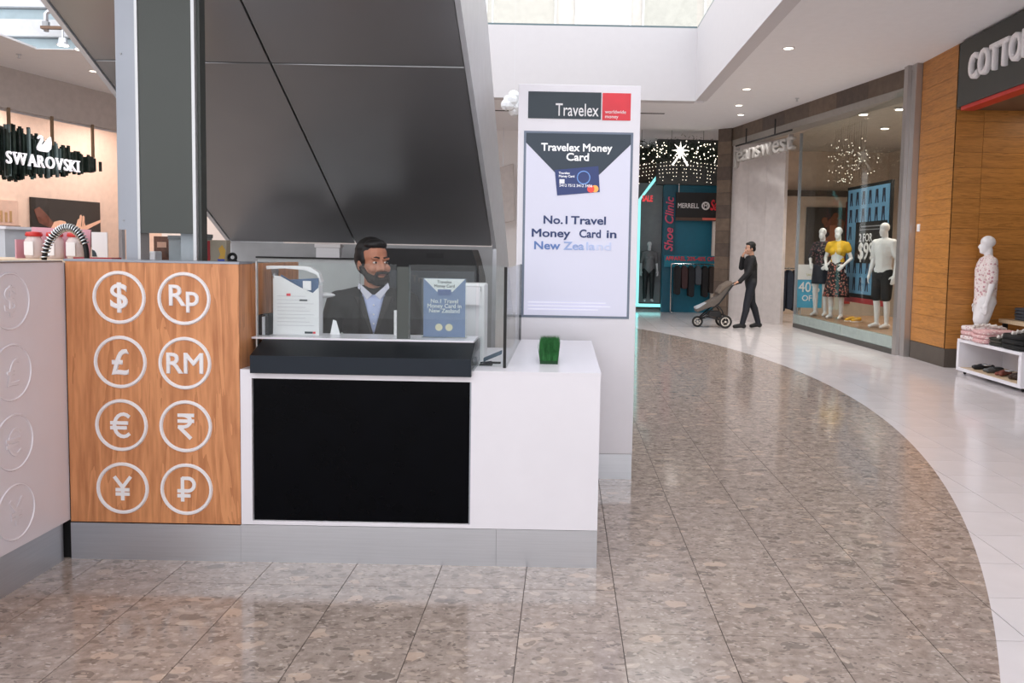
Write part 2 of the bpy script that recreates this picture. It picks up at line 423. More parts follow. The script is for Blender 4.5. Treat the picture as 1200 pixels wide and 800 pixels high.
for k, (px, py, lab) in enumerate(((4.2, 14.9, 'small ceiling sprinkler over the right walkway'), (-8.5, 12.6, 'small ceiling sprinkler near the left louvres'))):
    d = thing('sprinkler', lab, 'sprinkler', (px, py, CZ))
    MB().lathe([(.04, 0), (.04, -.008), (.015, -.012)], (px, py, CZ), 12).build('rose', M_STEEL, d)
    MB().lathe([(.01, -.01), (.01, -.05), (.025, -.055), (.025, -.06)], (px, py, CZ), 10).build('head', M_STEEL, d)

# ---------------------------------------------------------------- right side: wood panelled shop (clothes shop with dark sign)
ww = thing('wall_wood_pier', 'honey coloured wood board pier between the two clothes shops', 'wall', (5.25, 11.5, 0), kind='structure')
MB().box(5.275, 5.6, 10.98, 12.06, 0, CZ).build('core', M_DARK, ww)
nb = 20; bh = (CZ-.26)/nb
for k in range(nb):
    z0 = .26+k*bh
    MB().box(5.25, 5.28, 10.96, 12.065, z0+.0015, z0+bh-.0015).build('board', M_OAK, ww)
MB().box(5.245, 5.6, 10.955, 12.065, 0, .255).build('skirting', pm('skirting', (84, 76, 68), .45), ww)
wr = thing('wall_wood_recess', 'shaded wood board wall inside the clothes shop entrance', 'wall', (7, 10.97, 0), kind='structure')
MB().box(5.3, 9.5, 10.99, 11.1, 0, CZ).build('core', M_DARK, wr)
for k in range(nb):
    z0 = .26+k*bh
    for x0, x1 in ((5.25, 5.62), (5.625, 6.9), (6.905, 9.0)):
        MB().box(x0, x1, 10.955, 10.988, z0+.0015, z0+bh-.0015).build('board', M_OAK, wr)
MB().box(5.3, 9.0, 10.95, 10.99, 0, .255).build('skirting', MATS['skirting'], wr)
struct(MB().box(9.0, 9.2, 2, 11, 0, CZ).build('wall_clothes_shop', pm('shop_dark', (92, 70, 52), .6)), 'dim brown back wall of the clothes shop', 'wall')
struct(MB().box(6.4, 9.0, 6.0, 6.2, 0, CZ).build('wall_added_shade', MATS['shop_dark']), 'unseen brown side wall added to shade the clothes shop', 'wall')  # unseen wall added to keep stray light off the recess boards
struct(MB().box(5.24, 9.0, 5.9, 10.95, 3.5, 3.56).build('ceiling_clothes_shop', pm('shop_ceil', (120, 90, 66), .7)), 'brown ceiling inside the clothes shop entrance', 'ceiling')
sl = thing('switch_plate', 'small white switch plate on the wood pier', 'switch', (5.247, 11.95, 1.9))
MB().box(5.235, 5.25, 11.91, 11.99, 1.89, 2.0).build('plate', M_PLASTIC, sl, bevel=.003)
MB().box(5.229, 5.236, 11.93, 11.97, 1.92, 1.97).build('rocker', M_WPAINT, sl)
st = thing('steel_column', 'narrow brushed steel column between the glass shopfront and wood pier', 'column', (5.17, 12.2, 0), kind='structure')
M_CSTEEL = pm('column_steel', (186, 182, 180), .34, .8, .05, 2)
MB().box(5.16, 5.42, 12.075, 12.23, 0, CZ).build('shaft', M_CSTEEL, st)
MB().box(5.10, 5.158, 12.235, 12.37, 0, CZ).build('return_panel', M_CSTEEL, st)
cs = thing('shop_sign', 'dark grey fascia sign with large white letters above a red strip', 'sign', (5.2, 10.85, 3.51), R(-90))
MB().box(0, 5.0, 0, .12, 0, .84).build('fascia', pm('sign_dark', (62, 64, 60), .45), cs, True)
MB().box(-.01, 0, 0, .12, 0, .84).build('end_cap', MATS['sign_dark'], cs, True)
MB().box(.06, 5.0, .02, .2, -.05, 0).build('red_strip', pm('red_strip', (196, 50, 40), .4), cs, True)
letters('COTTON', .44, M_WHITEP, (.36, -.028, .29), cs, gap=.05, bold=.028, depth=.05, sx=.62, width=1.42)
letters('ON', .44, M_WHITEP, (1.95, -.028, .30), cs, gap=.05, bold=.028, depth=.05, sx=.62, width=.5)
for k in range(3):
    lamp('AREA', 'shop_fill_light', (6.6, 10.2-1.6*k, 3.48), 5, None, (1, .86, .7), .5)  # added fill lights for the clothes shop interior, no fittings modelled
# ---------------------------------------------------------------- jeans shop
M_STONE = [pm('brown_stone%d' % k, c, .5, 0, .18, 9, .3) for k, c in enumerate(((98, 84, 72), (110, 94, 80), (86, 74, 66)))]
sc = thing('stone_column', 'brown stone block column left of the jeans shop', 'column', (3.74, 18.72, 0), R(-40), kind='structure')
for k in range(15):
    z0 = k*CZ/15
    MB().box(-.17, .17, -.2, .2, z0+.003, z0+CZ/15-.003).build('block', M_STONE[(k*7) % 3], sc, True)
MB().box(-.162, .162, -.192, .192, 0, CZ).build('core', M_DARK, sc, True)
BA, BB = Vector((3.68, 18.88)), Vector((5.15, 12.49)); BL = (BB-BA).length; BANG = math.atan2(BB.y-BA.y, BB.x-BA.x)
bm_ = thing('trim_beam', 'brown stone beam over the jeans shopfront', 'beam', (BA.x, BA.y, 4.1), BANG, kind='structure')
for k in range(7): MB().box(k*BL/7+.003, (k+1)*BL/7-.003, 0, .35, .0, .28).build('block', M_STONE[k % 3], bm_, True)
MB().box(0, BL, .006, .34, -.12, .275).build('backing', pm('beam_under', (150, 146, 140), .5), bm_, True)
DA, DB = Vector((3.80, 18.55)), Vector((4.68, 17.30)); DLN = (DB-DA).length; DANG = math.atan2(DB.y-DA.y, DB.x-DA.x)
dw = thing('wall_jeans_entrance', 'pale panelled wall below the jeans shop sign', 'wall', (DA.x, DA.y, 0), DANG, kind='structure')
for k in range(3): MB().box(k*DLN/3+.002, (k+1)*DLN/3-.002, 0, .1, 0, 4.0).build('panel', pm('entrance_panel', (206, 200, 198), .4), dw, True)
struct(MB().box(4.2, 9, 20.6, 20.8, 0, CZ).build('wall_jeans_end', pm('jw_beige', (206, 190, 174), .6)), 'beige end wall inside the jeans shop', 'wall')
struct(MB().box(8.2, 8.4, 12.2, 20.6, 0, CZ).build('wall_jeans_back', MATS['jw_beige']), 'beige back wall inside the jeans shop', 'wall')
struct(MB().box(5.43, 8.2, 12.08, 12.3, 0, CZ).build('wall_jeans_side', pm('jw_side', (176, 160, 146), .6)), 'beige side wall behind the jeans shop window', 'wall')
struct(MB().prism([(5.4, 12.3), (8.2, 12.3), (8.2, 20.6), (4.0, 20.6), (4.15, 18.4)], 'z', 4.16, 4.2).build('ceiling_jeans_shop', pm('jw_ceil', (190, 182, 172), .7)), 'ceiling inside the jeans shop', 'ceiling')
GA, GB = Vector((4.87, 16.9)), Vector((5.12, 12.38)); GL = (GB-GA).length; GANG = math.atan2(GB.y-GA.y, GB.x-GA.x)
def jw(x, y, z=0):   # point of the shopfront frame: x along the glass from far to near, y into the shop
    c, s = math.cos(GANG), math.sin(GANG); return Vector((GA.x+x*c-y*s, GA.y+x*s+y*c, z))
win = thing('window_1', 'tall frameless glass window of the jeans shop', 'window', (GA.x, GA.y, 0), GANG, kind='structure')
M_PLINTH = pm('pale_green_glass_panel', (158, 172, 168), .2)
for k in range(2):
    a, b = (0, GL*.55) if k == 0 else (GL*.55, GL)
    MB().box(a+.008, b-.008, 0, .014, .27, 4.05).build('glass_pane', M_GLASSD, win, True)
    MB().box(a+.004, b-.004, -.01, .05, .085, .27).build('plinth_panel', M_PLINTH, win, True)
MB().box(0, GL, -.02, .06, 0, .08).build('kick_strip', pm('kick', (70, 68, 64), .4), win, True)
MB().box(.02, GL-.02, .06, 2.0, 0, .26).build('platform', pm('platform_wood', (150, 118, 92), .4), win, True)
MB().box(-.03, 0, -.01, .05, .0, 4.05).build('edge_trim', M_ALU, win, True)
js = thing('shop_sign', 'silver lettering hung on a dark rail over the jeans shop entrance', 'sign', (3.897-.12, 17.937, 3.47), BANG)
letters('jeanswest', .50, pm('sign_silver', (176, 172, 168), .4, .15), (.0, -.05, .06), js, gap=.05, bold=.012, depth=.10, width=2.6)
MB().box(-.05, 2.45, -.03, -.01, .42, .45).build('top_rail', M_DARK, js, True)
for x in (.45, 1.75): MB().box(x, x+.025, -.03, -.01, .45, .75).build('hanger', M_DARK, js, True)
# string of small hanging lights behind the glass
jl = thing('curtain_lights', 'cluster of tiny white hanging lights inside the jeans shop', 'lights', tuple(jw(.55, .6, 4.16)), GANG)
b = MB(); b2 = MB()
for k in range(90):
    x = random.uniform(-.7, .8); z = -random.uniform(.35, 1.25)*(.75+.25*random.random()); y = random.uniform(0, .5)
    b.ell((x, y, z), (.010, .010, .010), None, 5, 3)
for k in range(24): b2.box(-.7+k*.065, -.698+k*.065, .2+.004*(k % 5), .202+.004*(k % 5), -1.2, 0)
stuff(b.build('bulbs', pm('tiny_bulb', (255, 246, 230), .5, 0, 0, emit=1.2), jl, True)); stuff(b2.build('wires', M_BLACKM, jl, True))
for k, (x, y, lab) in enumerate(((1.9, .5, 'left ceiling lamp seen through the jeans shop glass'), (2.5, .9, 'middle ceiling lamp seen through the jeans shop glass'), (3.4, 1.2, 'right ceiling lamp seen through the jeans shop glass'), (.4, 1.6, 'ceiling lamp near the jeans shop entrance'))):
    p = jw(x, y, 4.15); d = thing('shop_downlight', lab, 'ceiling light', tuple(p), group='jeans shop lamps')
    MB().lathe([(.10, 0), (.10, -.02), (.08, -.025)], p, 14).build('trim_ring', M_WPAINT, d)
    MB().lathe([(.075, -.026), (.075, -.03)], p, 14).build('diffuser', M_LAMP, d)
    lamp('SPOT', 'bulb', tuple(p-Vector((0, 0, .05))), 110, d, (1, .88, .76), .06, spot=R(120))
for k in range(3): lamp('SPOT', 'shop_fill_light', (6.8, 14.2+1.9*k, 4.1), 130, None, (1, .88, .76), .08, spot=R(125))  # extra spots added to brighten the jeans shop, without visible fittings
# ---------------------------------------------------------------- shops at the far end
far = thing('wall_shoe_shop', 'teal shop wall at the far end of the mall', 'wall', (3.3, 20.6, 0), kind='structure')
M_TEAL = pm('teal_paint', (0, 106, 132), .45, 0, .05)
MB().box(2.50, 4.15, 20.62, 20.75, 0, CZ).build('wall_panel', M_TEAL, far)
MB().box(2.50, 2.80, 20.52, 20.62, 0, 3.6).build('blade_panel', pm('teal_dark', (0, 84, 106), .45), far)
MB().box(3.75, 3.95, 20.5, 20.6, .3, 2.5).build('pale_strip', pm('strip_offwhite', (232, 226, 220), .5), far)  # strip in one even off-white colour
MB().box(2.3, 4.2, 20.45, 20.8, 3.25, CZ).build('dark_bulkhead', pm('bulk_dark', (66, 70, 70), .5), far)
ms = thing('hanging_sign', 'dark sign with white lettering and red Sale script across the teal shop', 'sign', (3.33, 20.35, 2.5))
MB().box(2.78, 3.98, 20.36, 20.42, 2.42, 3.05).build('board', M_DARK, ms)
MB().box(2.78, 3.98, 20.33, 20.37, 2.34, 2.42).build('lower_rail', pm('rail_brown', (84, 62, 50), .5), ms)
txt('lettering', 'MERRELL', .17, M_WHITEP, (2.82, 20.352, 2.66), ms, bold=.015, sx=.8)
MB().torus((3.53, 20.352, 2.72), .085, .02, 'y', 20, 6).build('roundel', M_WHITEP, ms)
txt('roundel_mark', 'M', .13, M_WHITEP, (3.48, 20.352, 2.675), ms, bold=.02)
txt('sale_lettering', 'Sale', .36, M_RED, (3.64, 20.35, 2.62), ms, bold=.03, shear=.2, sx=.6)
for x in (2.85, 3.9): MB().tube([(x, 20.39, 3.0), (x, 20.39, 3.27)], .012, 6).build('hanging_rod', M_STEEL, ms)
MB().box(3.45, 3.98, 20.32, 20.33, 2.36, 2.42).build('red_band', pm('coral', (226, 110, 96), .5), ms)
hs = thing('vertical_sign', 'pink script lettering running up the teal shop edge', 'sign', (2.62, 20.5, 1.5))
me = txt_mesh('Shoe Clinic', .30, .012, .02, 'LEFT', 1.0, .25)
for v in me.vertices: x, y, z = v.co; v.co = (2.74-z, 20.505+y, 1.55+x)
me.materials.clear(); link('lettering', me, pm('pink_print', (222, 92, 124), .5), hs)
ab = thing('banner', 'red APPAREL 20%-40% OFF banner on the teal shop', 'banner', (3.2, 20.45, 1.35))
MB().box(2.53, 3.85, 20.40, 20.43, 1.16, 1.46).build('band', pm('teal_band', (10, 122, 146), .5), ab)
for x in (2.6, 2.7): MB().box(x, x+.02, 20.43, 20.522, 1.3, 1.32).build('standoff', M_STEEL, ab)
txt('lettering', 'APPAREL 20%-40% OFF', .15, M_RED, (2.56, 20.392, 1.33), ab, bold=.02, sx=.86)
# glowing outline window with mannequin
gw = thing('window_2', 'tall narrow shop window with a glowing white outline', 'window', (2.2, 21.6, 0), kind='structure')
M_CY = pm('cyan_glow', (150, 240, 240), .5, 0, 0, emit=.9)
MB().box(1.95, 2.62, 21.9, 22.0, .15, 3.4).build('backing', pm('win_grey', (156, 154, 156), .5), gw)
MB().box(1.90, 1.97, 21.2, 21.26, .12, 2.9).build('glow_strip', M_CY, gw)
MB().box(1.90, 2.62, 21.2, 21.26, .08, .16).build('glow_strip', M_CY, gw)
MB().prism([(1.90, 2.9), (1.97, 2.9), (2.36, 3.42), (2.36, 3.54)], 'y', 21.2, 21.26).build('glow_strip', M_CY, gw)
MB().prism([(2.36, 3.42), (2.36, 3.54), (2.62, 3.60), (2.62, 3.48)], 'y', 21.2, 21.26).build('glow_strip', M_CY, gw)
MB().box(1.66, 1.89, 21.15, 21.9, 0, 3.6).build('dark_jamb', M_BLACKM, gw)
txt('lettering', 'SALE', .22, pm('red_glow', (236, 70, 76), .5, 0, 0, emit=.7), (2.0, 21.19, 2.86), gw, bold=.03, sx=.6)
struct(MB().box(-1.0, 1.7, 26, 26.2, 0, CZ).box(1.7, 10, 22.2, 22.4, 0, CZ).build('wall_end', pm('end_brown', (88, 70, 58), .6)), 'dim brown wall at the very end of the mall', 'wall')
struct(MB().box(-8, -1.0, 25.4, 25.6, 0, CZ).build('wall_end_left', pm('end_light', (150, 136, 124), .6)), 'blurred pale brown shop wall seen left of the white pylon', 'wall')
oc = thing('display_column', 'orange and brown display column between the escalator and pylon', 'column', (-1.55, 20.0, 0))
MB().box(-1.68, -1.5, 19.9, 20.1, 0, 2.7).build('shaft', pm('orange_col', (190, 104, 62), .5), oc)
MB().box(-1.5, -1.2, 19.95, 20.1, 0, 2.4).build('dark_panel', pm('dk_brown', (58, 44, 36), .5), oc)
for k, (x, z) in enumerate(((-1.45, 1.9), (-1.3, 2.0), (-1.42, 1.55), (-1.28, 1.3), (-1.4, 2.25))):
    MB().ell((x, 19.93, z), (.05, .04, .06)).build('trinket', pm('trink%d' % (k % 2), ((206, 172, 120), (230, 222, 206))[k % 2], .4), oc, smooth=True)
ob = thing('hanging_ornament', 'white crumpled ball ornament hanging behind the top of the pylon', 'ornament', (-.86, 13., 3.84))
bb = MB()
for k in range(26):
    v = Vector((random.gauss(0, 1), random.gauss(0, 1), random.gauss(0, 1))).normalized()*.13
    bb.ell(Vector((-.86, 13, 3.84))+v, (.09, .09, .09), None, 7, 5)
bb.build('ball', pm('ornament_white', (226, 230, 234), .4), ob)
MB().tube([(-.86, 13, 4.0), (-.86, 13, 6.9)], .0012, 5).build('cord', M_STEEL, ob)
ob2 = thing('sail_ornament', 'pale draped fabric ornament hanging left of the pylon', 'ornament', (-1.6, 19, 2.6))
MB().prism([(-1.72, 3.4), (-1.25, 3.55), (-1.2, 2.2), (-1.45, 2.15), (-1.7, 2.5)], 'y', 19, 19.12).build('drape', pm('drape', (206, 200, 198), .6), ob2, bevel=.02)
MB().tube([(-1.5, 19.06, 3.4), (-1.5, 19.06, CZ)], .006, 5).build('cord', M_STEEL, ob2)
# christmas garland
gd = thing('christmas_garland', 'dark green garland with fairy lights and a white star over the far walkway', 'garland', (2.8, 19, 4.0))
b = MB(); lt = MB(); ic = MB()
def gz(x): return 3.80+.10*math.cos((x-2.7)*1.6)
for k in range(4200):
    x = random.uniform(1.5, 3.9); y = 19+random.gauss(0, .10); z = gz(x)+random.gauss(0, .115)
    a = random.uniform(0, 6.28); e = random.uniform(-1, 1); l = .09; w = .012
    d = Vector((math.cos(a)*math.cos(e), math.sin(a)*math.cos(e), math.sin(e))); n = d.orthogonal().normalized()
    p = Vector((x, y, z)); b.add([p-n*w, p+n*w, p+d*l], [(0, 1, 2)])
stuff(b.build('foliage', pm('garland_green', (34, 48, 36), .7, 0, .3), gd))
for k in range(130):
    x = random.uniform(1.5, 3.9); lt.ell((x, 18.78+random.uniform(0, .1), gz(x)+random.gauss(0, .12)), (.014, .014, .014), None, 5, 3)
for k in range(30):
    x = 1.55+k*.08; n = 2+int(5*abs(math.sin(k*.9)))
    for q in range(n): ic.ell((x+random.uniform(-.02, .02), 19.0, gz(x)-.24-q*.085), (.009, .009, .009), None, 5, 3)
M_FAIRY = pm('fairy_light', (255, 244, 224), .5, 0, 0, emit=2.6)
stuff(lt.build('fairy_lights', M_FAIRY, gd)); stuff(ic.build('icicle_lights', M_FAIRY, gd))
sb = MB(); pts = []
for k in range(16):
    r_ = .20 if k % 2 == 0 else .06; t = math.pi/2+k*math.pi/8; pts.append((2.62+r_*math.cos(t), 3.88+r_*math.sin(t)))
sb.prism(pts, 'y', 18.66, 18.70); sb.build('star', pm('star_white', (250, 246, 238), .4, 0, 0, emit=1.2), gd)
MB().prism([(2.60, 3.8), (2.42, 3.55), (2.46, 3.53), (2.64, 3.8)], 'y', 18.67, 18.69).prism([(2.62, 3.8), (2.78, 3.52), (2.82, 3.54), (2.66, 3.8)], 'y', 18.67, 18.69).build('star_tail', MATS['star_white'], gd)
for x in (1.75, 2.45, 3.2): MB().tube([(x, 19, 3.9), (x, 19, CZ)], .005, 5).build('hanging_wire', M_BLACKM, gd)
# ================================================================== LEFT: crystal shop
SWA = R(77.47)
def sw(s, y=0, z=0):
    c, si = math.cos(SWA), math.sin(SWA); return Vector((-9.4+s*c-y*si, 13.3+s*si+y*c, z))
M_PEACH = pm('peach_wall', (232, 208, 194), .6)
wf = thing('wall_crystal_shop_fascia', 'plain plaster fascia above the crystal shop front', 'wall', tuple(sw(0)), SWA, kind='structure')
MB().box(-6, 8, 0, .2, 3.70, CZ).build('fascia_panel', pm('fascia_grey', (196, 188, 184), .7), wf, True)
bw = thing('wall_crystal_shop_back', 'peach back wall inside the crystal shop', 'wall', (-12, 15.5, 0), SWA, kind='structure')
MB().box(-7, 9, 0, .2, 0, CZ).build('wall_panel', M_PEACH, bw, True)
struct(MB().box(-13.5, -7.0, 20.2, 20.4, 0, CZ).build('wall_crystal_shop_end', M_PEACH), 'peach end wall inside the crystal shop', 'wall')
gwn = thing('window_3', 'glass front of the crystal shop on the left', 'window', tuple(sw(0)), SWA, kind='structure')
for k in range(5): MB().box(-3.5+k*1.3+.004, -3.5+(k+1)*1.3-.004, .02, .034, 0, 3.66).build('glass_pane', glassmat('crystal_glass%d' % k, (.98, .985, .985), .06), gwn, True)
MB().box(-3.5, 3.0, .01, .045, 3.655, 3.69).build('top_rail', M_STEEL, gwn, True)
MB().box(2.72, 2.80, 0, .08, 0, 3.69).build('end_post', M_ALU, gwn, True)
ss = thing('shop_sign', 'white serif letters and swan emblem on a cloud of dark hanging crystals', 'sign', tuple(sw(0)), SWA)
b = MB(); c2 = MB(); w2 = MB()
for k in range(230):
    s = random.uniform(-1.2, 2.15); t = max(.26, 1-abs(s-.35)/2.3); zc = 2.99-.02*s; hh = .50*t
    a = zc-hh*random.uniform(.55, 1.0); d = zc+hh*random.uniform(.55, 1.0); y = -.05+random.uniform(-.10, .25); w = .019
    (c2 if k % 5 == 0 else b).box(s-w, s+w, y-w, y+w, a, d)
stuff(b.build('crystal_bars', pm('crystal_dark', (44, 54, 50), .10, 0, .4), ss, True)); stuff(c2.build('clear_crystal_bars', pm('crystal_pale', (120, 138, 140), .08, .3, .2), ss, True))
for s in (.25, 1.11, 2.02): MB().box(s-.02, s+.02, -.03, .01, 3.1, 3.72).build('hanger', pm('bronze', (150, 128, 104), .35, .6), ss, True)
M_SGN = pm('sign_lit', (246, 244, 250), .4, 0, 0, emit=.45)
serif = {'S': (), 'W': ((0, .27, 1), (.40, .60, 1), (.72, 1.0, 1)), 'A': ((0, .25, 0), (.72, 1, 0)), 'R': ((0, .3, 0), (.8, 1, 0), (0, .3, 1)), 'O': (), 'V': ((0, .3, 1), (.72, 1, 1)), 'K': ((0, .35, 0), (.78, 1, 0), (0, .35, 1), (.7, .95, 1)), 'I': ((-.9, 1.9, 0), (-.9, 1.9, 1))}
for me_o, ch in zip(letters('SWAROVSKI', .29, M_SGN, (.0, -.21, 2.775), ss, gap=.10, bold=.006, depth=.03, width=1.47), 'SWAROVSKI'):
    xs = [v.co.x for v in me_o.data.vertices]; zs = [v.co.z for v in me_o.data.vertices]; x0, x1, z0, z1 = min(xs), max(xs), min(zs), max(zs)
    if serif[ch]:
        q = MB()
        for a, d, top in serif[ch]:
            z = z1-.018 if top else z0
            q.box(x0+(x1-x0)*a, x0+(x1-x0)*d, -.225, -.197, z, z+.018)
        q.build('serif', M_SGN, me_o, True)
swan = [(0, .02), (.05, 0), (.2, 0), (.27, .06), (.285, .17), (.27, .27), (.2, .21), (.13, .13), (.09, .09), (.075, .12), (.12, .19), (.115, .25), (.07, .275), (.025, .25), (.01, .21), (.03, .205), (.045, .23), (.07, .245), (.085, .22), (.06, .17), (.02, .11), (-.005, .06)]
MB().prism([(.60+a, 3.05+c) for a, c in swan], 'y', -.225, -.195).build('swan_emblem', M_SGN, ss, True)
ps = thing('wall_poster', 'dark poster of a glowing hand on the crystal shop wall', 'poster', (-12, 15.5, 0), SWA)
MB().box(1.917, 3.82, -.05, -.005, 1.4, 2.46).build('panel', pm('poster_dark', (38, 34, 32), .4), ps, True)
M_SK = pm('poster_skin', (244, 196, 170), .5); M_HAIRB = pm('poster_hair', (110, 66, 54), .6, 0, .3)
MB().prism([(a_, c_+.21) for a_, c_ in [(2.42, 1.62), (2.5, 1.74), (2.66, 1.78), (2.8, 1.76), (2.86, 1.66), (2.84, 1.42), (2.4, 1.42)]], 'y', -.056, -.05).build('print_shoulder', M_SK, ps, True)
MB().prism([(a_, c_+.21) for a_, c_ in [(1.98, 1.98), (2.12, 2.05), (2.3, 1.9), (2.42, 1.78), (2.5, 1.7), (2.4, 1.6), (2.1, 1.7)]], 'y', -.055, -.05).build('print_hair', M_HAIRB, ps, True)
for k, (x, z, l, a) in enumerate(((3.10, 1.77, .26, .30), (3.19, 1.80, .32, .16), (3.29, 1.80, .30, .08), (3.38, 1.77, .22, -.35))):
    c, s_ = math.cos(a), math.sin(a); q = [(-.035, 0), (.035, 0), (.03, l), (0, l+.03), (-.03, l)]
    MB().prism([(x+u*c+v*s_, z+v*c-u*s_) for u, v in q], 'y', -.057, -.05).build('print_finger', M_SK, ps, True)
MB().prism([(a_, c_+.21) for a_, c_ in [(3.0, 1.42), (3.4, 1.42), (3.42, 1.6), (3.82, 1.78), (3.82, 1.84), (3.36, 1.68), (3.0, 1.62)]], 'y', -.0555, -.05).build('print_palm', M_SK, ps, True)
pp = thing('wall_poster', 'small pale frame at the left edge of the crystal shop wall', 'poster', (-12, 15.5, 0), SWA)
MB().box(.4, 1.587, -.06, -.005, 1.83, 2.35).build('panel', pm('pale_panel', (220, 190, 176), .5), pp, True)
MB().box(.4, 1.6, -.10, -.005, 1.78, 1.83).build('ledge', pm('ledge_grey', (140, 120, 110), .5), pp, True)
for k in range(4): MB().box(1.05+k*.11, 1.10+k*.11, -.07, -.06, 1.9, 2.1+.03*(k % 2)).build('trinket', pm('gold', (206, 172, 128), .3, .5), pp, True)
lamp('AREA', 'shop_fill_light', (-11.0, 15.5, 4.3), 120, None, (1, .86, .77), 2.0)  # added area fill for the peach interior, no fitting
lamp('AREA', 'shop_fill_light', (-9.9, 18.6, 4.3), 75, None, (1, .86, .77), 1.6)  # second added fill, deeper in the crystal shop
# track with spotlights and conduit, upper left
tr = thing('spotlight_track', 'track of small spotlights hung below the louvres', 'spotlights', (-7.0, 11.6, 4.6))
MB().box(-7.45, -5.9, 11.5, 11.56, 4.49, 4.53).build('rail', pm('rail_bronze', (120, 96, 80), .4, .5), tr)
for x in (-7.2, -6.1): MB().box(x, x+.02, 11.52, 12.27, 4.532, 4.552).build('wall_bracket', M_STEEL, tr)
for k in range(4):
    x = -7.15+k*.25; z = 4.36-.055*k
    MB().box(x-.01, x+.01, 11.52, 11.54, z, 4.5).build('stem', M_STEEL, tr)
    h = MB().lathe([(.05, .10), (.06, .04), (.085, 0)], (x, 11.53, z-.09), 14).build('spot_head', M_STEEL, tr)
    MB().lathe([(.07, 0), (.07, .01)], (x, 11.53, z-.096), 14).build('lens', M_LAMP, h)
cdt = thing('conduit_pipe', 'grey conduit pipe bending down below the louvres', 'pipe', (-7.4, 11.9, 4.8))
MB().tube([(-7.62, 11.9, 4.55), (-7.62, 11.9, 4.80), (-7.58, 11.9, 4.84), (-6.2, 11.9, 4.84)], .035).build('pipe', M_STEEL, cdt, smooth=True)
MB().lathe([(.05, 0), (.05, .07)], (-7.62, 11.9, 4.62), 12).build('coupling', M_DGREY, cdt)

# ================================================================== ESCALATOR
EY, EZ, ES = 6.4, 1.522, .539
EXR, EXL, EXM = -.58, -2.664, -1.67
es = thing('escalator', 'escalator with dark grey underside panels rising towards us over the kiosk', 'escalator', (-1.6, 6.4, 0))
def ez(y): return EZ+ES*(EY-y)
ys = [6.4, 4.567, 2.7, .8, -1.2]
for a in range(4):
    for x0, x1 in ((EXL, EXM), (EXM, EXR)):
        y1, y0 = ys[a]-.006, ys[a+1]+.006
        MB().prism([(y0, ez(y0)), (y1, ez(y1)), (y1, ez(y1)+.04), (y0, ez(y0)+.04)], 'x', x0+.006, x1-.006).build('underside_panel', M_DGREY, es)
MB().prism([(-1.2, ez(-1.2)+.05), (6.4, EZ+.05), (6.4, EZ+.5), (-1.2, ez(-1.2)+.9)], 'x', EXL+.03, EXR-.03).build('truss_core', M_BLACKM, es)
side = [(6.42, EZ-.02), (-1.2, ez(-1.2)-.02), (-1.2, 8.0), (3.0, 4.86), (5.37, 3.125), (6.52, 2.267), (7.79, 1.395), (9.8, 0), (6.42, 0)]
MB().prism(side, 'x', EXR, EXR+.03).build('side_cladding', pm('side_silver', (212, 215, 220), .35, .4, .04), es)
MB().prism(side, 'x', EXL-.03, EXL).build('side_cladding', MATS['side_silver'], es)
MB().box(EXL, EXR, 6.4, 6.44, 0, EZ-.005).build('end_panel', pm('end_grey', (176, 178, 180), .4), es)

# ================================================================== KIOSK
FY = 3.69
cc = thing('currency_counter', 'cherry wood counter front with eight white currency symbols in circles', 'counter', (-1.9, 3.9, 0))
MB().box(-2.303, -1.503, FY, FY+.15, .178, 1.402).build('front_panel', M_CHERRY, cc, bevel=.002)
MB().box(-1.56, -1.503, FY+.152, 4.52, .178, 1.402).build('return_panel', M_CHERRY, cc)
MB().box(-2.303, -1.503, FY-.002, FY+.15, 0, .174).build('kick_plate', M_STEEL, cc)
MB().box(-2.31, -1.50, FY-.002, FY+.152, 1.402, 1.412).build('top_trim', M_ALU, cc)
MB().box(-2.30, -1.562, 4.10, 4.52, 1.375, 1.40).build('worktop', M_ALU, cc)
MB().box(-2.28, -1.58, 4.14, 4.50, 0, 1.374).build('cabinet_body', M_WHITE, cc)
def strokes(lines, w, y0, y1, ox, oz, k):
    b = MB()
    for ln in lines:
        for (x0, z0), (x1, z1) in zip(ln, ln[1:]):
            d = Vector((x1-x0, z1-z0)); l = d.length; d /= l; n = Vector((-d.y, d.x))*w/2; e = d*w*.18
            q = [(x0-e.x+n.x, z0-e.y+n.y), (x1+e.x+n.x, z1+e.y+n.y), (x1+e.x-n.x, z1+e.y-n.y), (x0-e.x-n.x, z0-e.y-n.y)]
            b.prism([(ox+a*k, oz+c*k) for a, c in q], 'y', y0-.00012*(len(b.v)//8), y1)
    return b
def arc(cx, cz, rx, rz, a0, a1, n=14): return [(cx+rx*math.cos(R(a0+(a1-a0)*i/n)), cz+rz*math.sin(R(a0+(a1-a0)*i/n))) for i in range(n+1)]
GL_ = {'€': [arc(.08, 0, .36, .46, 50, 310), [(-.42, .1), (.26, .1)], [(-.42, -.1), (.2, -.1)]],
       '₹': [[(-.3, .46), (.32, .46)], [(-.3, .22), (.32, .22)], arc(-.12, .22, .32, .24, 90, -90), [(-.12, -.02), (-.28, -.02)], [(-.26, -.02), (.2, -.48)]],
       '₽': [[(-.16, -.48), (-.16, .46)], [(-.16, .46), (.06, .46)], arc(.06, .2, .26, .26, 90, -90), [(.06, -.06), (-.34, -.06)], [(-.34, -.26), (.14, -.26)]],
       '¥': [[(-.32, .46), (0, .04)], [(.32, .46), (0, .04)], [(0, .04), (0, -.48)], [(-.26, -.06), (.26, -.06)], [(-.26, -.24), (.26, -.24)]]}
sym = [('$', 'Rp'), ('£', 'RM'), ('€', '₹'), ('¥', '₽')]
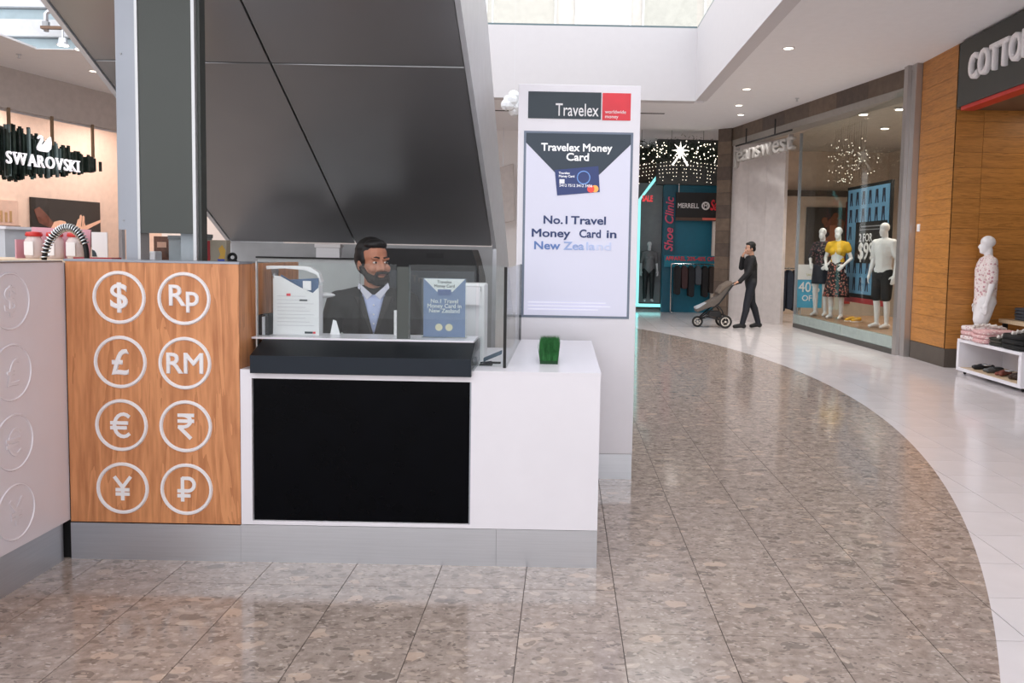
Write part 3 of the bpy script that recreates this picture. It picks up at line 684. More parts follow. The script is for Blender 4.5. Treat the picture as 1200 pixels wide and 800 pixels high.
for r_, (z, row) in enumerate(zip((1.238, .938, .641, .342), sym)):
    for x, s in zip((-2.056, -1.756), row):
        o = MB().torus((x, FY-.0005, z), .115, .0085, 'y', 40, 6).build('currency_ring', M_WHITEP, cc)
        if s in GL_:
            strokes(GL_[s], .14, FY-.0025, FY-.0003, x, z, .115).build('currency_symbol', M_WHITEP, cc); continue
        sz = .165 if len(s) == 1 else .135
        me = txt_mesh(s, sz, .002, .021, 'CENTER')
        xs = [v.co.x for v in me.vertices]; zs = [v.co.z for v in me.vertices]
        cx, cz = (min(xs)+max(xs))/2, (min(zs)+max(zs))/2
        for v in me.vertices: v.co = (v.co.x-cx+x, v.co.y+FY-.001, v.co.z-cz+z)
        me.materials.clear(); link('currency_symbol', me, M_WHITEP, cc)
# left wing
MB().box(-2.43, -2.304, 3.70, 3.80, 0, 1.39).build('corner_filler', M_BLACKM, cc)  # black filler added so the gap beside the wing stays dark
lw = thing('wing_counter', 'white counter wing with faint circles at the left edge', 'counter', (-2.37, 3.0, 0))
MB().box(-2.43, -2.31, 2.25, 3.697, .185, 1.397).build('panel', pm('wing_white', (240, 236, 244), .35, 0, .01), lw)
MB().box(-2.42, -2.325, 2.25, 3.665, 0, .183).build('kick_plate', M_STEEL, lw)
MB().box(-2.43, -2.308, 2.25, 3.68, 1.397, 1.404).build('top_trim', M_DGREY, lw)
M_FAINT = pm('faint_print', (244, 240, 247), .22, 0, .0)
for z, s in zip((1.238, .938, .641, .342), ('$', '£', '€', '¥')):
    for y in (3.33, 3.03):
        MB().torus((-2.3095, y, z), .117, .0045, 'x', 36, 6).build('currency_ring', M_FAINT, lw)
        if s in GL_:
            q = strokes(GL_[s], .14, -.0025, -.0003, 0, 0, .115); q.v = [(-2.309-b_, y+a, z+c_) for a, b_, c_ in q.v]; q.build('currency_symbol', M_FAINT, lw); continue
        me = txt_mesh(s, .16, .002, .01, 'CENTER'); zs = [v.co.z for v in me.vertices]; cz = (min(zs)+max(zs))/2
        for v in me.vertices: a, b_, c_ = v.co; v.co = (-2.309-b_, y+a, z+c_-cz)
        me.materials.clear(); link('currency_symbol', me, M_FAINT, lw)
# white service counter with black screen
wc = thing('service_counter', 'white service counter with a large black screen in its front', 'counter', (-.65, 4.0, 0))
MB().box(-1.50, -1.447, FY, 4.05, .180, .915).build('front_panel', M_WHITE, wc)
MB().box(-.424, .176, FY, FY+.12, .180, .918).build('front_panel', M_WHITE, wc)
MB().box(-1.447, -.424, FY, FY+.12, .180, .198).build('front_panel', M_WHITE, wc)
MB().box(-1.447, -.424, FY, FY+.12, .874, .899).build('screen_lip', M_WHITE, wc)
MB().box(-1.443, -.432, FY+.012, FY+.05, .199, .873).build('black_screen', M_BLACK, wc)
MB().box(-.431, -.425, FY+.004, FY+.03, .199, .873).build('screen_edge', M_ALU, wc)
MB().box(.146, .176, FY+.121, 5.06, .180, .918).build('side_panel', M_WHITE, wc)
MB().box(-.30, -.272, 4.06, 5.06, .180, .918).build('inner_panel', M_WHITE, wc)
MB().box(-.424, .178, FY-.002, 4.05, .918, .928).box(-.30, .178, 4.05, 5.06, .918, .928).build('counter_top', M_WHITE, wc)
MB().box(-1.502, -.424, FY+.121, 4.05, .905, .918).build('ledge_base', M_WHITE, wc)
MB().box(-1.503, -.30, FY, FY+.08, 0, .178).box(-.299, .176, FY, FY+.08, 0, .178).box(.096, .176, FY+.08, 5.06, 0, .178).build('kick_plate', M_STEEL, wc)
MB().box(-1.46, -.305, 4.052, 4.20, .86, .885).build('inner_desk', M_WHITE, wc)
MB().box(-.86, -.305, 4.20, 4.95, .86, .885).build('inner_desk', M_WHITE, wc)
ld = MB().prism([(FY-.022, .901), (FY-.022, .984), (3.825, 1.042), (4.05, 1.042), (4.05, .92), (FY+.02, .901)], 'x', -1.444, -.424).build('writing_ledge', M_SLATED, wc)
MB().box(-1.444, -.424, FY-.026, FY-.0225, .902, .984).build('ledge_front', M_SLATE, ld)
MB().box(-1.50, -.43, 3.827, 4.05, 1.043, 1.052).build('ledge_top', M_WHITE, ld)
MB().prism([(FY-.02, .93), (FY-.02, .99), (3.83, 1.05), (4.05, 1.05), (4.05, .93)], 'x', -.422, -.412).build('glass_end', M_GLASS, ld)
# glass screens
g1 = thing('glass_screen', 'clear glass counter screen in front of the clerk', 'glass screen', (-.9, 3.83, 1.05))
for x0, x1, z0 in ((-1.478, -.984, 1.053), (-.98, -.806, 1.053), (-.746, -.424, 1.053), (-.410, -.288, .929)):
    MB().box(x0, x1, 3.834, 3.846, z0, 1.413).build('glass_pane', M_GLASS, g1)
MB().box(-1.480, -1.474, 3.832, 3.848, .93, 1.413).build('edge_strip', M_ALUW, g1)
MB().box(-.806, -.746, 3.85, 3.88, 1.053, 1.40).build('dark_post', M_OLIVE, g1)
g2 = thing('glass_screen', 'clear side glass screen standing on the white counter beside the grass planter', 'glass screen', (-.275, 4.4, .929))
MB().box(-.281, -.269, 3.80, 5.01, .929, 1.405).build('glass_pane', M_GLASS, g2)
MB().box(-.286, -.272, 3.788, 3.799, .929, 1.41).build('dark_edge', M_BLACKM, g2)
MB().box(-.282, -.268, 5.011, 5.02, .929, 1.405).build('glass_edge', M_GEDGE, g2)
# grass planter
gp = thing('grass_planter', 'small block of artificial green grass on the white counter', 'grass', (-.07, 4.0, .928))
b = MB()
MB().box(-.115, -.026, 3.955, 4.24, .928, .945).build('base', pm('turf_base', (24, 64, 34), .8), gp)
for k in range(7000):
    x = random.uniform(-.115, -.026); y = random.uniform(3.955, 4.24); h = .092+random.uniform(-.012, .02); a = random.uniform(0, 3.14)
    dx, dy = math.cos(a)*.0016, math.sin(a)*.0016; lx, ly = random.gauss(0, .006), random.gauss(0, .006)
    b.add([(x-dx, y-dy, .94), (x+dx, y+dy, .94), (x+lx, y+ly, .94+h)], [(0, 1, 2)])
stuff(b.build('grass_blades', pm('grass_green', (46, 118, 58), .6, 0, .3, 60), gp))
# advertising pylon
PY = 5.19
py = thing('advertising_pylon', 'tall white advertising pylon with slate and red header and lit screen', 'sign', (.07, 5.35, 0))
MB().box(-.316, .466, PY, PY+.30, .168, 2.552).build('body', M_WHITE, py, bevel=.003)
MB().box(-.314, .464, PY+.004, PY+.298, 0, .166).build('kick_plate', M_STEEL, py)
hd = MB().box(-.253, .213, PY-.004, PY-.0005, 2.336, 2.505).build('header_panel', M_NAVY, py)
txt('lettering', 'Travelex', .112, M_WHITEP, (-.078, PY-.005, 2.355), hd, bold=.006, width=.275)
hr = MB().box(.221, .402, PY-.004, PY-.0005, 2.332, 2.503).build('header_panel', M_RED, py)
txt('lettering', 'worldwide\nmoney', .030, M_WHITEP, (.238, PY-.005, 2.375), hr, bold=.006, width=.135)
M_SCR = pm('screen_lit', (216, 217, 234), .4, 0, 0, emit=.17); M_SCRN = pm('screen_navy', (44, 58, 72), .4, 0, 0, emit=.1)
MB().box(-.277, .423, PY-.004, PY-.0005, 1.060, 2.256).build('screen_frame', pm('frame_blue_grey', (108, 118, 134), .35, .4), py)
scr = MB().box(-.262, .408, PY-.006, PY-.0041, 1.075, 2.243).build('lit_screen', M_SCR, py)
MB().prism([(-.262, 2.243), (.408, 2.243), (.408, 2.18), (.21, 1.985), (-.065, 1.985), (-.262, 2.18)], 'y', PY-.0075, PY-.0061).build('envelope_flap', M_SCRN, scr)
M_SW = pm('screen_white', (250, 250, 252), .4, 0, 0, emit=.3)
txt('headline', 'Travelex Money', .068, M_SW, (-.165, PY-.0085, 2.132), scr, bold=.022, width=.456)
txt('headline', 'Card', .068, M_SW, (-.005, PY-.0085, 2.072), scr, bold=.022, width=.145)
card = MB().prism([(-.076, 2.010), (.203, 2.040), (.216, 1.875), (-.058, 1.848)][::1], 'y', PY-.0105, PY-.0091).build('bank_card', pm('card_navy', (42, 58, 110), .4, 0, 0, emit=.25), scr)
txt('card_lettering', 'Travelex\nMoney Card', .020, M_SW, (-.05, PY-.0115, 1.985), card, bold=.02)
txt('card_number', '5412 7512 3412 3456', .024, M_SW, (-.045, PY-.0115, 1.905), card, bold=.01)
MB().box(-.045, -.012, PY-.0115, PY-.0106, 1.925, 1.952).build('card_chip', pm('chip', (214, 214, 220), .3, .2, emit=.2), card)
MB().torus((.11, PY-.0112, 1.965), .040, .0035, 'y', 28, 5).build('card_swirl', pm('swirl', (120, 160, 220), .4, 0, 0, emit=.3), card)
MB().lathe([(.023, -.001), (.023, 0)], (.158, PY-.0112, 1.893), 18, 'y').build('red_disc', pm('disc_red', (236, 70, 60), .4, 0, 0, emit=.4), card)
MB().lathe([(.023, -.001), (.023, 0)], (.184, PY-.0106, 1.895), 18, 'y').build('yellow_disc', pm('disc_yel', (244, 168, 80), .4, 0, 0, emit=.4), card)
M_T1 = pm('screen_blue1', (36, 56, 104), .4, 0, 0, emit=.15)
for t_, x, z, w in (('No.1', -.147, 1.668, .154), ('Travel', .035, 1.668, .225), ('Money', -.222, 1.583, .25), ('Card', .088, 1.583, .139), ('in', .262, 1.583, .064)):
    txt('slogan', t_, .072, M_T1, (x, PY-.0085, z), scr, bold=.022, width=w)
txt('slogan', 'New', .072, pm('screen_blue2', (92, 122, 178), .4, 0, 0, emit=.2), (-.205, PY-.0085, 1.503), scr, bold=.022, width=.169)
for k, (t_, x, w, c) in enumerate((('Zea', -.01, .135, (150, 170, 212)), ('la', .132, .058, (178, 192, 226)), ('nd', .198, .095, (198, 206, 232)))):
    txt('slogan', t_, .072, pm('screen_fade%d' % k, c, .4, 0, 0, emit=.2), (x, PY-.0085, 1.503), scr, bold=.022, width=w)
for k in range(3): MB().box(-.235, (.27, .30, .22)[k], PY-.0075, PY-.0061, 1.155-.022*k, 1.163-.022*k).build('small_print', pm('small_print', (206, 206, 226), .4, 0, 0, emit=.5), scr)
# signpost behind the wood counter
sp = thing('sign_stand', 'tall aluminium stand with a dark olive back panel behind the wood counter', 'sign stand', (-2.0, 3.94, 0))
MB().box(-2.186, -2.136, 3.93, 3.97, 1.556, 2.72).build('side_plate', M_ALU, sp)
MB().box(-2.134, -2.076, 3.90, 3.98, 0, 2.72).build('post', M_ALU, sp)
MB().box(-2.0755, -2.062, 3.896, 3.98, 0, 2.72).build('edge_strip', M_ALUW, sp)
MB().box(-2.061, -1.806, 3.90, 3.96, 1.541, 2.72).build('back_panel', M_OLIVE, sp)
MB().box(-1.8055, -1.790, 3.896, 3.98, 0, 2.72).build('edge_strip', M_ALUW, sp)
MB().box(-1.789, -1.775, 3.92, 3.98, 0, 2.72).build('post', M_OLIVE, sp)
MB().box(-1.90, -1.815, 3.965, 3.99, 0, 2.0).build('inner_brace', pm('brace', (160, 170, 176), .4, .3), sp)
for z in (2.4, 1.6): MB().lathe([(.005, 0), (.005, -.003)], (-2.16, 3.93, z), 8, 'y').build('screw', M_DGREY, sp)
for x in (-2.19, -1.79): MB().box(x, x+.12, 3.86, 4.06, 0, .012).build('foot_plate', M_STEEL, sp)

# ---------------------------------------------------------------- things on and behind the counters
LT = 1.053
br = thing('brochure_holder', 'white brochure holder with slanted top on the ledge left of the clerk', 'brochure holder', (-1.32, 3.93, LT))
MB().prism([(-1.432, LT), (-1.205, LT), (-1.205, 1.292), (-1.236, 1.262), (-1.30, 1.29), (-1.395, 1.342), (-1.425, 1.345)], 'y', 3.925, 3.93).build('front_panel', M_PLASTIC, br)
MB().box(-1.432, -1.205, 3.985, 3.99, LT, 1.31).box(-1.432, -1.428, 3.93, 3.985, LT, 1.33).box(-1.209, -1.205, 3.93, 3.985, LT, 1.30).build('pocket', M_PLASTIC, br)
MB().prism([(-1.40, 1.1), (-1.215, 1.1), (-1.215, 1.335), (-1.36, 1.325), (-1.40, 1.35)], 'y', 3.95, 3.956).build('leaflet', pm('leaflet_blue', (70, 96, 132), .5), br)
MB().box(-1.29, -1.25, 3.944, 3.949, 1.275, 1.32).build('leaflet_mark', M_WHITEP, br)
for k in range(9): MB().box(-1.41, -1.23-.02*(k % 3), 3.9235, 3.9245, 1.10+.018*k, 1.102+.018*k).build('print_line', pm('print_grey', (196, 196, 202), .5), br)
MB().box(-1.364, -1.344, 3.923, 3.9245, 1.246, 1.258).build('print_logo', M_RED, br); MB().box(-1.30, -1.262, 3.923, 3.9245, 1.222, 1.23).build('print_logo', M_NAVY, br)
MB().box(-1.275, -1.235, 3.923, 3.9245, 1.062, 1.072).build('print_logo', M_NAVY, br); MB().box(-1.234, -1.222, 3.923, 3.9245, 1.062, 1.072).build('print_logo', M_RED, br)
ty = thing('document_tray', 'white curved document tray on a stem behind the brochure holder', 'tray', (-1.37, 4.0, LT))
MB().prism([(-1.49, 1.372), (-1.40, 1.378), (-1.30, 1.372), (-1.24, 1.35), (-1.222, 1.31), (-1.214, 1.312), (-1.228, 1.36), (-1.27, 1.388), (-1.30, 1.392), (-1.40, 1.392), (-1.49, 1.390)], 'y', 3.995, 4.042).build('scoop', M_PLASTIC, ty, bevel=.002)
MB().tube([(-1.455, 4.02, LT), (-1.455, 4.02, 1.374)], .018, 12).build('stem', M_CHROME, ty, smooth=True)
MB().box(-1.49, -1.40, 4.0, 4.04, LT, LT+.008).build('base', M_PLASTIC, ty)
for k, (c, x, h) in enumerate((((30, 34, 40), -1.492, .10), ((214, 220, 228), -1.476, .09), ((24, 26, 30), -1.461, .105))):
    o = MB().box(x, x+.014, 3.90, 3.98, LT, LT+h).build('booklet', pm('booklet%d' % k, c, .5)); tag(o, ('black booklet against the wood return', 'white booklet between two black ones', 'black booklet beside the brochure holder')[k], 'booklet', 'booklets on the ledge')
lf = thing('leaflet_stand', 'blue money card leaflet in a clear stand on the ledge', 'leaflet', (-.585, 3.93, LT))
card = MB().box(-.692, -.486, 3.93, 3.934, LT+.004, 1.345).build('leaflet', pm('leaflet_slate', (112, 132, 176), .4), lf)
MB().prism([(-.69, 1.344), (-.488, 1.344), (-.55, 1.28), (-.625, 1.28)], 'y', 3.9275, 3.9295).build('white_flap', M_WHITEP, card)
txt('lettering', 'Travelex\nMoney Card', .020, M_NAVY, (-.589, 3.927, 1.322), card, align='CENTER', bold=.01)
MB().box(-.622, -.556, 3.9265, 3.9293, 1.262, 1.292).build('card_print', pm('card_blue', (70, 90, 150), .4), card)
txt('slogan', 'No.1 Travel\nMoney Card in\nNew Zealand', .028, M_WHITEP, (-.589, 3.9285, 1.225), card, align='CENTER', bold=.02, lines=.85)
for x in (-.615, -.565): MB().lathe([(.018, -.001), (.018, 0)], (x, 3.9285, 1.105), 20, 'y').build('badge', pm('badge', (236, 222, 190), .5), card)
MB().box(-.70, -.478, 3.922, 3.925, LT, 1.35).build('clear_front', M_GLASS, lf)
MB().box(-.70, -.478, 3.922, 3.99, LT, LT+.003).build('foot', M_GLASS, lf)
pt = thing('ticket_printer', 'white ticket printer behind the leaflet stand', 'printer', (-.45, 4.3, .885))
MB().box(-.62, -.42, 4.22, 4.4, .885, 1.31).build('case', M_PLASTIC, pt, bevel=.01)
MB().box(-.60, -.44, 4.214, 4.2195, 1.27, 1.295).build('slot', M_BLACKM, pt)
MB().box(-.6, -.44, 4.19, 4.2, 1.2, 1.295).build('paper', M_WHITEP, pt)
mo = thing('computer_monitor', 'dark computer monitor beside the clerk', 'monitor', (-.70, 4.45, .885))
MB().box(-.76, -.64, 4.43, 4.47, 1.02, 1.32).build('panel', M_SLATED, mo, bevel=.004)
MB().box(-.752, -.648, 4.425, 4.4295, 1.03, 1.312).build('screen', pm('monitor_blue', (96, 132, 168), .25, 0, .2, 12), mo)
MB().box(-.71, -.69, 4.44, 4.47, .895, 1.02).build('neck', M_BLACKM, mo); MB().box(-.77, -.63, 4.40, 4.52, .885, .895).build('base', M_BLACKM, mo)
stp = thing('stapler', 'dark blue stapler on the counter inside the glass', 'stapler', (-.36, 3.95, .928))
MB().prism([(-.395, .935), (-.305, .975), (-.303, .995), (-.395, .955)], 'y', 3.94, 3.965).build('arm', pm('stapler_blue', (60, 84, 104), .3), stp, bevel=.003)
MB().box(-.395, -.31, 3.94, 3.965, .928, .935).build('base', M_BLACKM, stp)
cl = thing('pen_tray', 'small dark pen tray at the glass corner', 'tray', (-.39, 3.88, .928))
MB().box(-.408, -.345, 3.862, 3.91, .928, .932).build('tray', M_DARK, cl)
MB().tube([(-.404, 3.88, .940), (-.35, 3.895, .944)], .004, 8).build('pen', M_SLATE, cl); MB().tube([(-.404, 3.895, .938), (-.35, 3.90, .938)], .003, 8).build('pen', M_CHROME, cl)
pa = thing('paper_stack', 'loose white papers on the inner desk behind the stapler', 'papers', (-.45, 4.1, .885))
for k in range(4):
    o = MB().box(-.10, .10, -.07, .07, 0, .002).build('sheet', M_WHITEP, pa, True); o.location = (.01*k, .02*k, .0025*k); o.rotation_euler = (0, 0, .12*k-.2)
dl_ = thing('desk_lamp', 'white desk lamp on the inner desk left of the clerk', 'lamp', (-1.36, 4.12, .885))
MB().lathe([(.05, 0), (.05, .012), (.012, .02)], (-1.37, 4.12, .885), 18).build('base', M_PLASTIC, dl_)
MB().tube([(-1.37, 4.12, .9), (-1.375, 4.12, 1.18), (-1.34, 4.12, 1.23), (-1.27, 4.12, 1.245)], .008, 8).build('arm', M_PLASTIC, dl_, smooth=True)
MB().ell((-1.24, 4.12, 1.242), (.06, .03, .014)).build('head', M_PLASTIC, dl_, smooth=True)
pcn = thing('paper_cone', 'small folded white paper standing on the ledge before the clerk', 'paper', (-1.14, 3.98, LT))
MB().prism([(-1.165, LT), (-1.115, LT), (-1.135, LT+.07), (-1.15, LT+.075)], 'y', 3.975, 3.979).build('sheet', M_WHITEP, pcn)
MB().prism([(3.979, LT), (4.02, LT), (3.983, LT+.07)], 'x', -1.152, -1.148).build('back_fold', M_WHITEP, pcn)
rl = thing('receipt_roll', 'small white receipt rolls stacked beside the dark post', 'receipt roll', (-.83, 4.0, LT))
for k in range(4): MB().lathe([(.006, 0), (.017, 0), (.017, .03), (.006, .03)], (-.835, 4.0, LT+.032*k), 14).build('roll', M_WHITEP, rl, smooth=False)
ck = thing('storage_cabinet', 'tall dark grey cabinet with a slot behind the leaflet stand', 'cabinet', (-.9, 5.7, 0))
prof = [(-1.235, 0), (-1.235, 1.40), (-1.225, 1.49), (-.64, 1.49), (-.615, 1.42), (-.585, 1.30), (-.575, 1.1), (-.575, 0)]
MB().prism(prof, 'y', 5.5, 5.9).build('body', M_DARK, ck)
MB().box(-.95, -.83, 5.494, 5.499, 1.43, 1.462).build('slot', M_BLACKM, ck)
MB().box(-1.2, -.62, 5.49, 5.499, .1, 1.34).build('door', pm('cab_door', (66, 70, 76), .3), ck)
txt('lettering', 'Travelex', .07, pm('dim_letter', (96, 92, 90), .4), (-1.05, 5.4885, 1.26), ck, bold=.01)
kr = struct(MB().box(-2.3, -1.26, 6.0, 6.05, 0, 1.40).build('wall_kiosk_rear', pm('rear_panel', (206, 212, 212), .4)), 'pale low rear wall of the kiosk', 'wall')
struct(MB().box(-2.31, -1.25, 5.985, 6.065, 1.4, 1.412).build('trim_4', M_DARK), 'dark capping strip on the low rear wall of the kiosk', 'trim')
wbx = thing('white_carton', 'white lidded carton on the rear wall left of the clerk', 'carton', (-1.77, 6.03, 1.412))
MB().box(-1.86, -1.685, 5.99, 6.06, 1.412, 1.485).build('box', M_PLASTIC, wbx); MB().box(-1.87, -1.675, 5.98, 6.07, 1.486, 1.512).build('lid', M_WPAINT, wbx, bevel=.004)
WT = 1.40
ph = thing('photo_card', 'brown portrait photo card in the gap of the sign stand', 'photo', (-2.17, 4.3, WT))
MB().box(-2.22, -2.135, 4.33, 4.337, WT, 1.53).build('card', pm('photo_brown', (96, 60, 44), .5, 0, .5, 30), ph); MB().box(-2.20, -2.15, 4.325, 4.3295, 1.47, 1.50).build('print', pm('photo_tan', (206, 160, 136), .5), ph)
dv = thing('card_reader', 'white card reader standing on the worktop behind the sign stand', 'card reader', (-2.19, 4.2, WT))
MB().box(-2.23, -2.13, 4.17, 4.24, WT, 1.45).build('case', M_PLASTIC, dv, bevel=.006); MB().box(-2.22, -2.16, 4.166, 4.1695, 1.425, 1.44).build('slot', M_DARK, dv)
for k, (x0, x1, z1, c, lab) in enumerate(((-2.10, -2.03, 1.535, (170, 180, 184), 'pale grey carton seen below the olive panel'), (-1.955, -1.905, 1.545, (150, 158, 160), 'grey carton just right of the sign stand'))):
    o = thing('carton', lab, 'carton', ((x0+x1)/2, 4.3, WT), group='cartons on the worktop')
    MB().box(x0, x1, 4.25, 4.33, WT, z1-.02).build('box', pm('carton%d' % k, c, .5), o); MB().box(x0-.003, x1+.003, 4.246, 4.334, z1-.02, z1).build('lid', pm('carton_lid%d' % k, tuple(v*.8 for v in c), .5), o)
tb = thing('gift_box', 'colourful red, grey and yellow gift box on the worktop by the escalator edge', 'box', (-1.85, 4.3, WT))
MB().box(-1.902, -1.80, 4.26, 4.32, WT, 1.515).build('box', pm('gift_grey', (176, 168, 150), .5), tb, bevel=.004)
MB().box(-1.9, -1.885, 4.257, 4.2595, WT+.005, 1.51).build('red_edge', pm('gift_red', (176, 52, 58), .5), tb)
MB().prism([(-1.85, 1.403), (-1.83, 1.44), (-1.84, 1.47), (-1.82, 1.49), (-1.803, 1.46), (-1.81, 1.403)], 'y', 4.257, 4.2595).build('yellow_print', pm('gift_yellow', (222, 178, 80), .5), tb)
MB().box(-1.845, -1.808, 4.2555, 4.2568, 1.402, 1.415).build('blue_print', pm('gift_blue', (70, 90, 190), .5), tb)
bt = thing('tape_dispenser', 'small black tape dispenser beside the gift box', 'dispenser', (-1.775, 4.28, WT))
MB().torus((-1.775, 4.28, 1.425), .018, .008, 'y', 18, 8).build('roll', M_BLACKM, bt); MB().box(-1.795, -1.755, 4.268, 4.292, WT, 1.41).build('base', M_BLACKM, bt)
# side shelf with jars
sf = thing('side_shelf_unit', 'light wood shelf unit holding red lidded jars at the left', 'shelf', (-2.9, 4.5, 0))
MB().box(-3.45, -2.46, 4.20, 4.9, 1.35, 1.392).build('top_board', M_LWOOD, sf); MB().box(-3.42, -2.49, 4.25, 4.88, 0, 1.349).build('cabinet', M_WHITE, sf)
pk = thing('pink_display_box', 'pink clear display box behind the red lidded jars', 'display box', (-2.98, 4.7, 1.392))
MB().prism([(-3.16, 1.392), (-2.80, 1.392), (-2.79, 1.565), (-3.135, 1.575)], 'y', 4.72, 4.728).build('back_panel', pm('pink_acrylic', (226, 172, 186), .3), pk)
MB().box(-3.155, -3.148, 4.60, 4.72, 1.392, 1.5).build('side_panel', MATS['pink_acrylic'], pk)
M_REDL = pm('red_lid', (206, 50, 46), .35)
for k, (x, lab) in enumerate(((-3.065, 'clear jar with red lid, leftmost in the pink display'), (-2.945, 'clear jar with red lid, middle of the pink display'), (-2.825, 'clear jar with red lid, behind the coiled hose'))):
    j = thing('jar', lab, 'jar', (x, 4.63, 1.392), group='red lidded jars')
    MB().lathe([(.001, 0), (.044, .0), (.046, .02), (.046, .105), (.036, .122), (.036, .128)], (x, 4.63, 1.392), 18).build('glass_body', pm('jar_glass', (226, 210, 208), .15), j, smooth=True)
    MB().lathe([(.042, .128), (.044, .135), (.040, .152), (.001, .156)], (x, 4.63, 1.392), 18).build('lid', M_REDL, j, smooth=True)
    MB().box(x-.026, x+.026, 4.580, 4.5835, 1.412, 1.49).build('label_sticker', M_WHITEP, j)
hz = thing('coiled_hose', 'black and silver spiral wrapped hose arching over the counter corner', 'hose', (-2.66, 4.30, 1.392))
pts = []
for k in range(25):
    t = k/24; a = math.pi*(1-t); pts.append(Vector((-2.665+.10*math.cos(a)-(.03 if t < .3 else 0)*(1-t/.3 if t < .3 else 0), 4.30, 1.392+.175*math.sin(a)**.8 if math.sin(a) > 0 else 1.392)))
MB().tube(pts, [.013]*25, 10).build('hose', M_BLACKM, hz, smooth=True)
hel = []
N = 330
for k in range(N):
    t = k/(N-1)*.86; f_ = t*24; i = min(int(f_), 23); p = pts[i].lerp(pts[i+1], f_-i); d = (pts[i+1]-pts[i]).normalized(); n1 = Vector((0, 1, 0)); n2 = d.cross(n1).normalized()
    a = k*.45*1.0; hel.append(p+(n1*math.cos(a)+n2*math.sin(a))*.019)
MB().tube(hel, .0045, 6).build('spiral_wrap', M_CHROME, hz, smooth=True)
lc = thing('leaflet_stand', 'white leaflet card beside the coiled hose', 'leaflet', (-2.66, 4.6, 1.392))
MB().box(-2.715, -2.625, 4.6, 4.606, 1.392, 1.55).build('card', M_WHITEP, lc); MB().prism([(-2.712, 1.41), (-2.685, 1.41), (-2.69, 1.43), (-2.70, 1.445), (-2.712, 1.45)], 'y', 4.597, 4.5995).build('print', M_NAVY, lc)
rd = tag(MB().box(-2.70, -2.49, 4.40, 4.5, 1.392, 1.408).build('red_folder', pm('red_folder', (170, 30, 40), .4)), 'thin red folder lying beside the white leaflet card', 'folder')
wp = thing('display_plinth', 'grey white display plinth at the left edge behind the wing', 'plinth', (-4.1, 5.7, 0))
MB().box(-4.6, -3.77, 5.4, 6.0, 0, 1.57).build('body', pm('plinth_grey', (206, 210, 216), .4), wp); MB().box(-4.62, -3.75, 5.38, 6.02, 1.571, 1.59).build('top', M_WHITE, wp)
# ================================================================== FIGURES
def V3(*a): return Vector(a)
def hand_prims(w, d, n, side, curl=.5, s=1.0):
    """palm and five bent fingers; w wrist, d direction, n palm normal, side +1/-1 for the thumb"""
    w = Vector(w); d = Vector(d).normalized(); n = Vector(n); n = (n-d*n.dot(d)).normalized(); t = d.cross(n)*side
    out = [('c', w, w+d*.045*s, .024*s, .030*s), ('e', w+d*.055*s, (.036*s, .042*s, .02*s), Matrix((t, d, n)).transposed())]
    for k, (o, l) in enumerate(((.028, .066), (.010, .076), (-.010, .071), (-.028, .056))):
        p = w+d*.085*s+t*o*s; d1 = (d+n*.35*curl).normalized(); d2 = (d+n*1.4*curl).normalized(); d3 = (d*.6+n*2.0*curl).normalized()
        q = p+d1*l*.45*s; r = q+d2*l*.33*s; e = r+d3*l*.25*s
        out += [('c', p-d*.03*s, q, .0098*s, .0095*s), ('c', q, r, .0093*s, .0088*s), ('c', r, e, .0088*s, .0078*s)]
    p = w+d*.03*s+t*.03*s; q = p+(d*.6+t*.75+n*.25*curl).normalized()*.036*s; r = q+(d*.9+t*.25+n*.5*curl).normalized()*.03*s
    out += [('c', w+d*.02*s+t*.012*s, p, .016*s, .0135*s), ('c', p, q, .012*s, .0105*s), ('c', q, r, .0103*s, .009*s)]
    return out
def joints(**kw):
    J = dict(pelvis=(0, 0, .95), waist=(0, 0, 1.10), chest=(0, 0, 1.30), neck=(0, .015, 1.46), head=(0, -.01, 1.62),
             shL=(.175, .01, 1.40), shR=(-.175, .01, 1.40), elL=(.225, .03, 1.13), elR=(-.225, .03, 1.13), wrL=(.24, -.06, .89), wrR=(-.24, -.06, .89),
             hipL=(.09, 0, .90), hipR=(-.09, 0, .90), knL=(.10, -.02, .50), knR=(-.10, -.02, .50), anL=(.10, .02, .085), anR=(-.10, .02, .085), toeL=(.115, -.13, .03), toeR=(-.115, -.13, .03))
    J.update(kw); return {k: Vector(v) for k, v in J.items()}
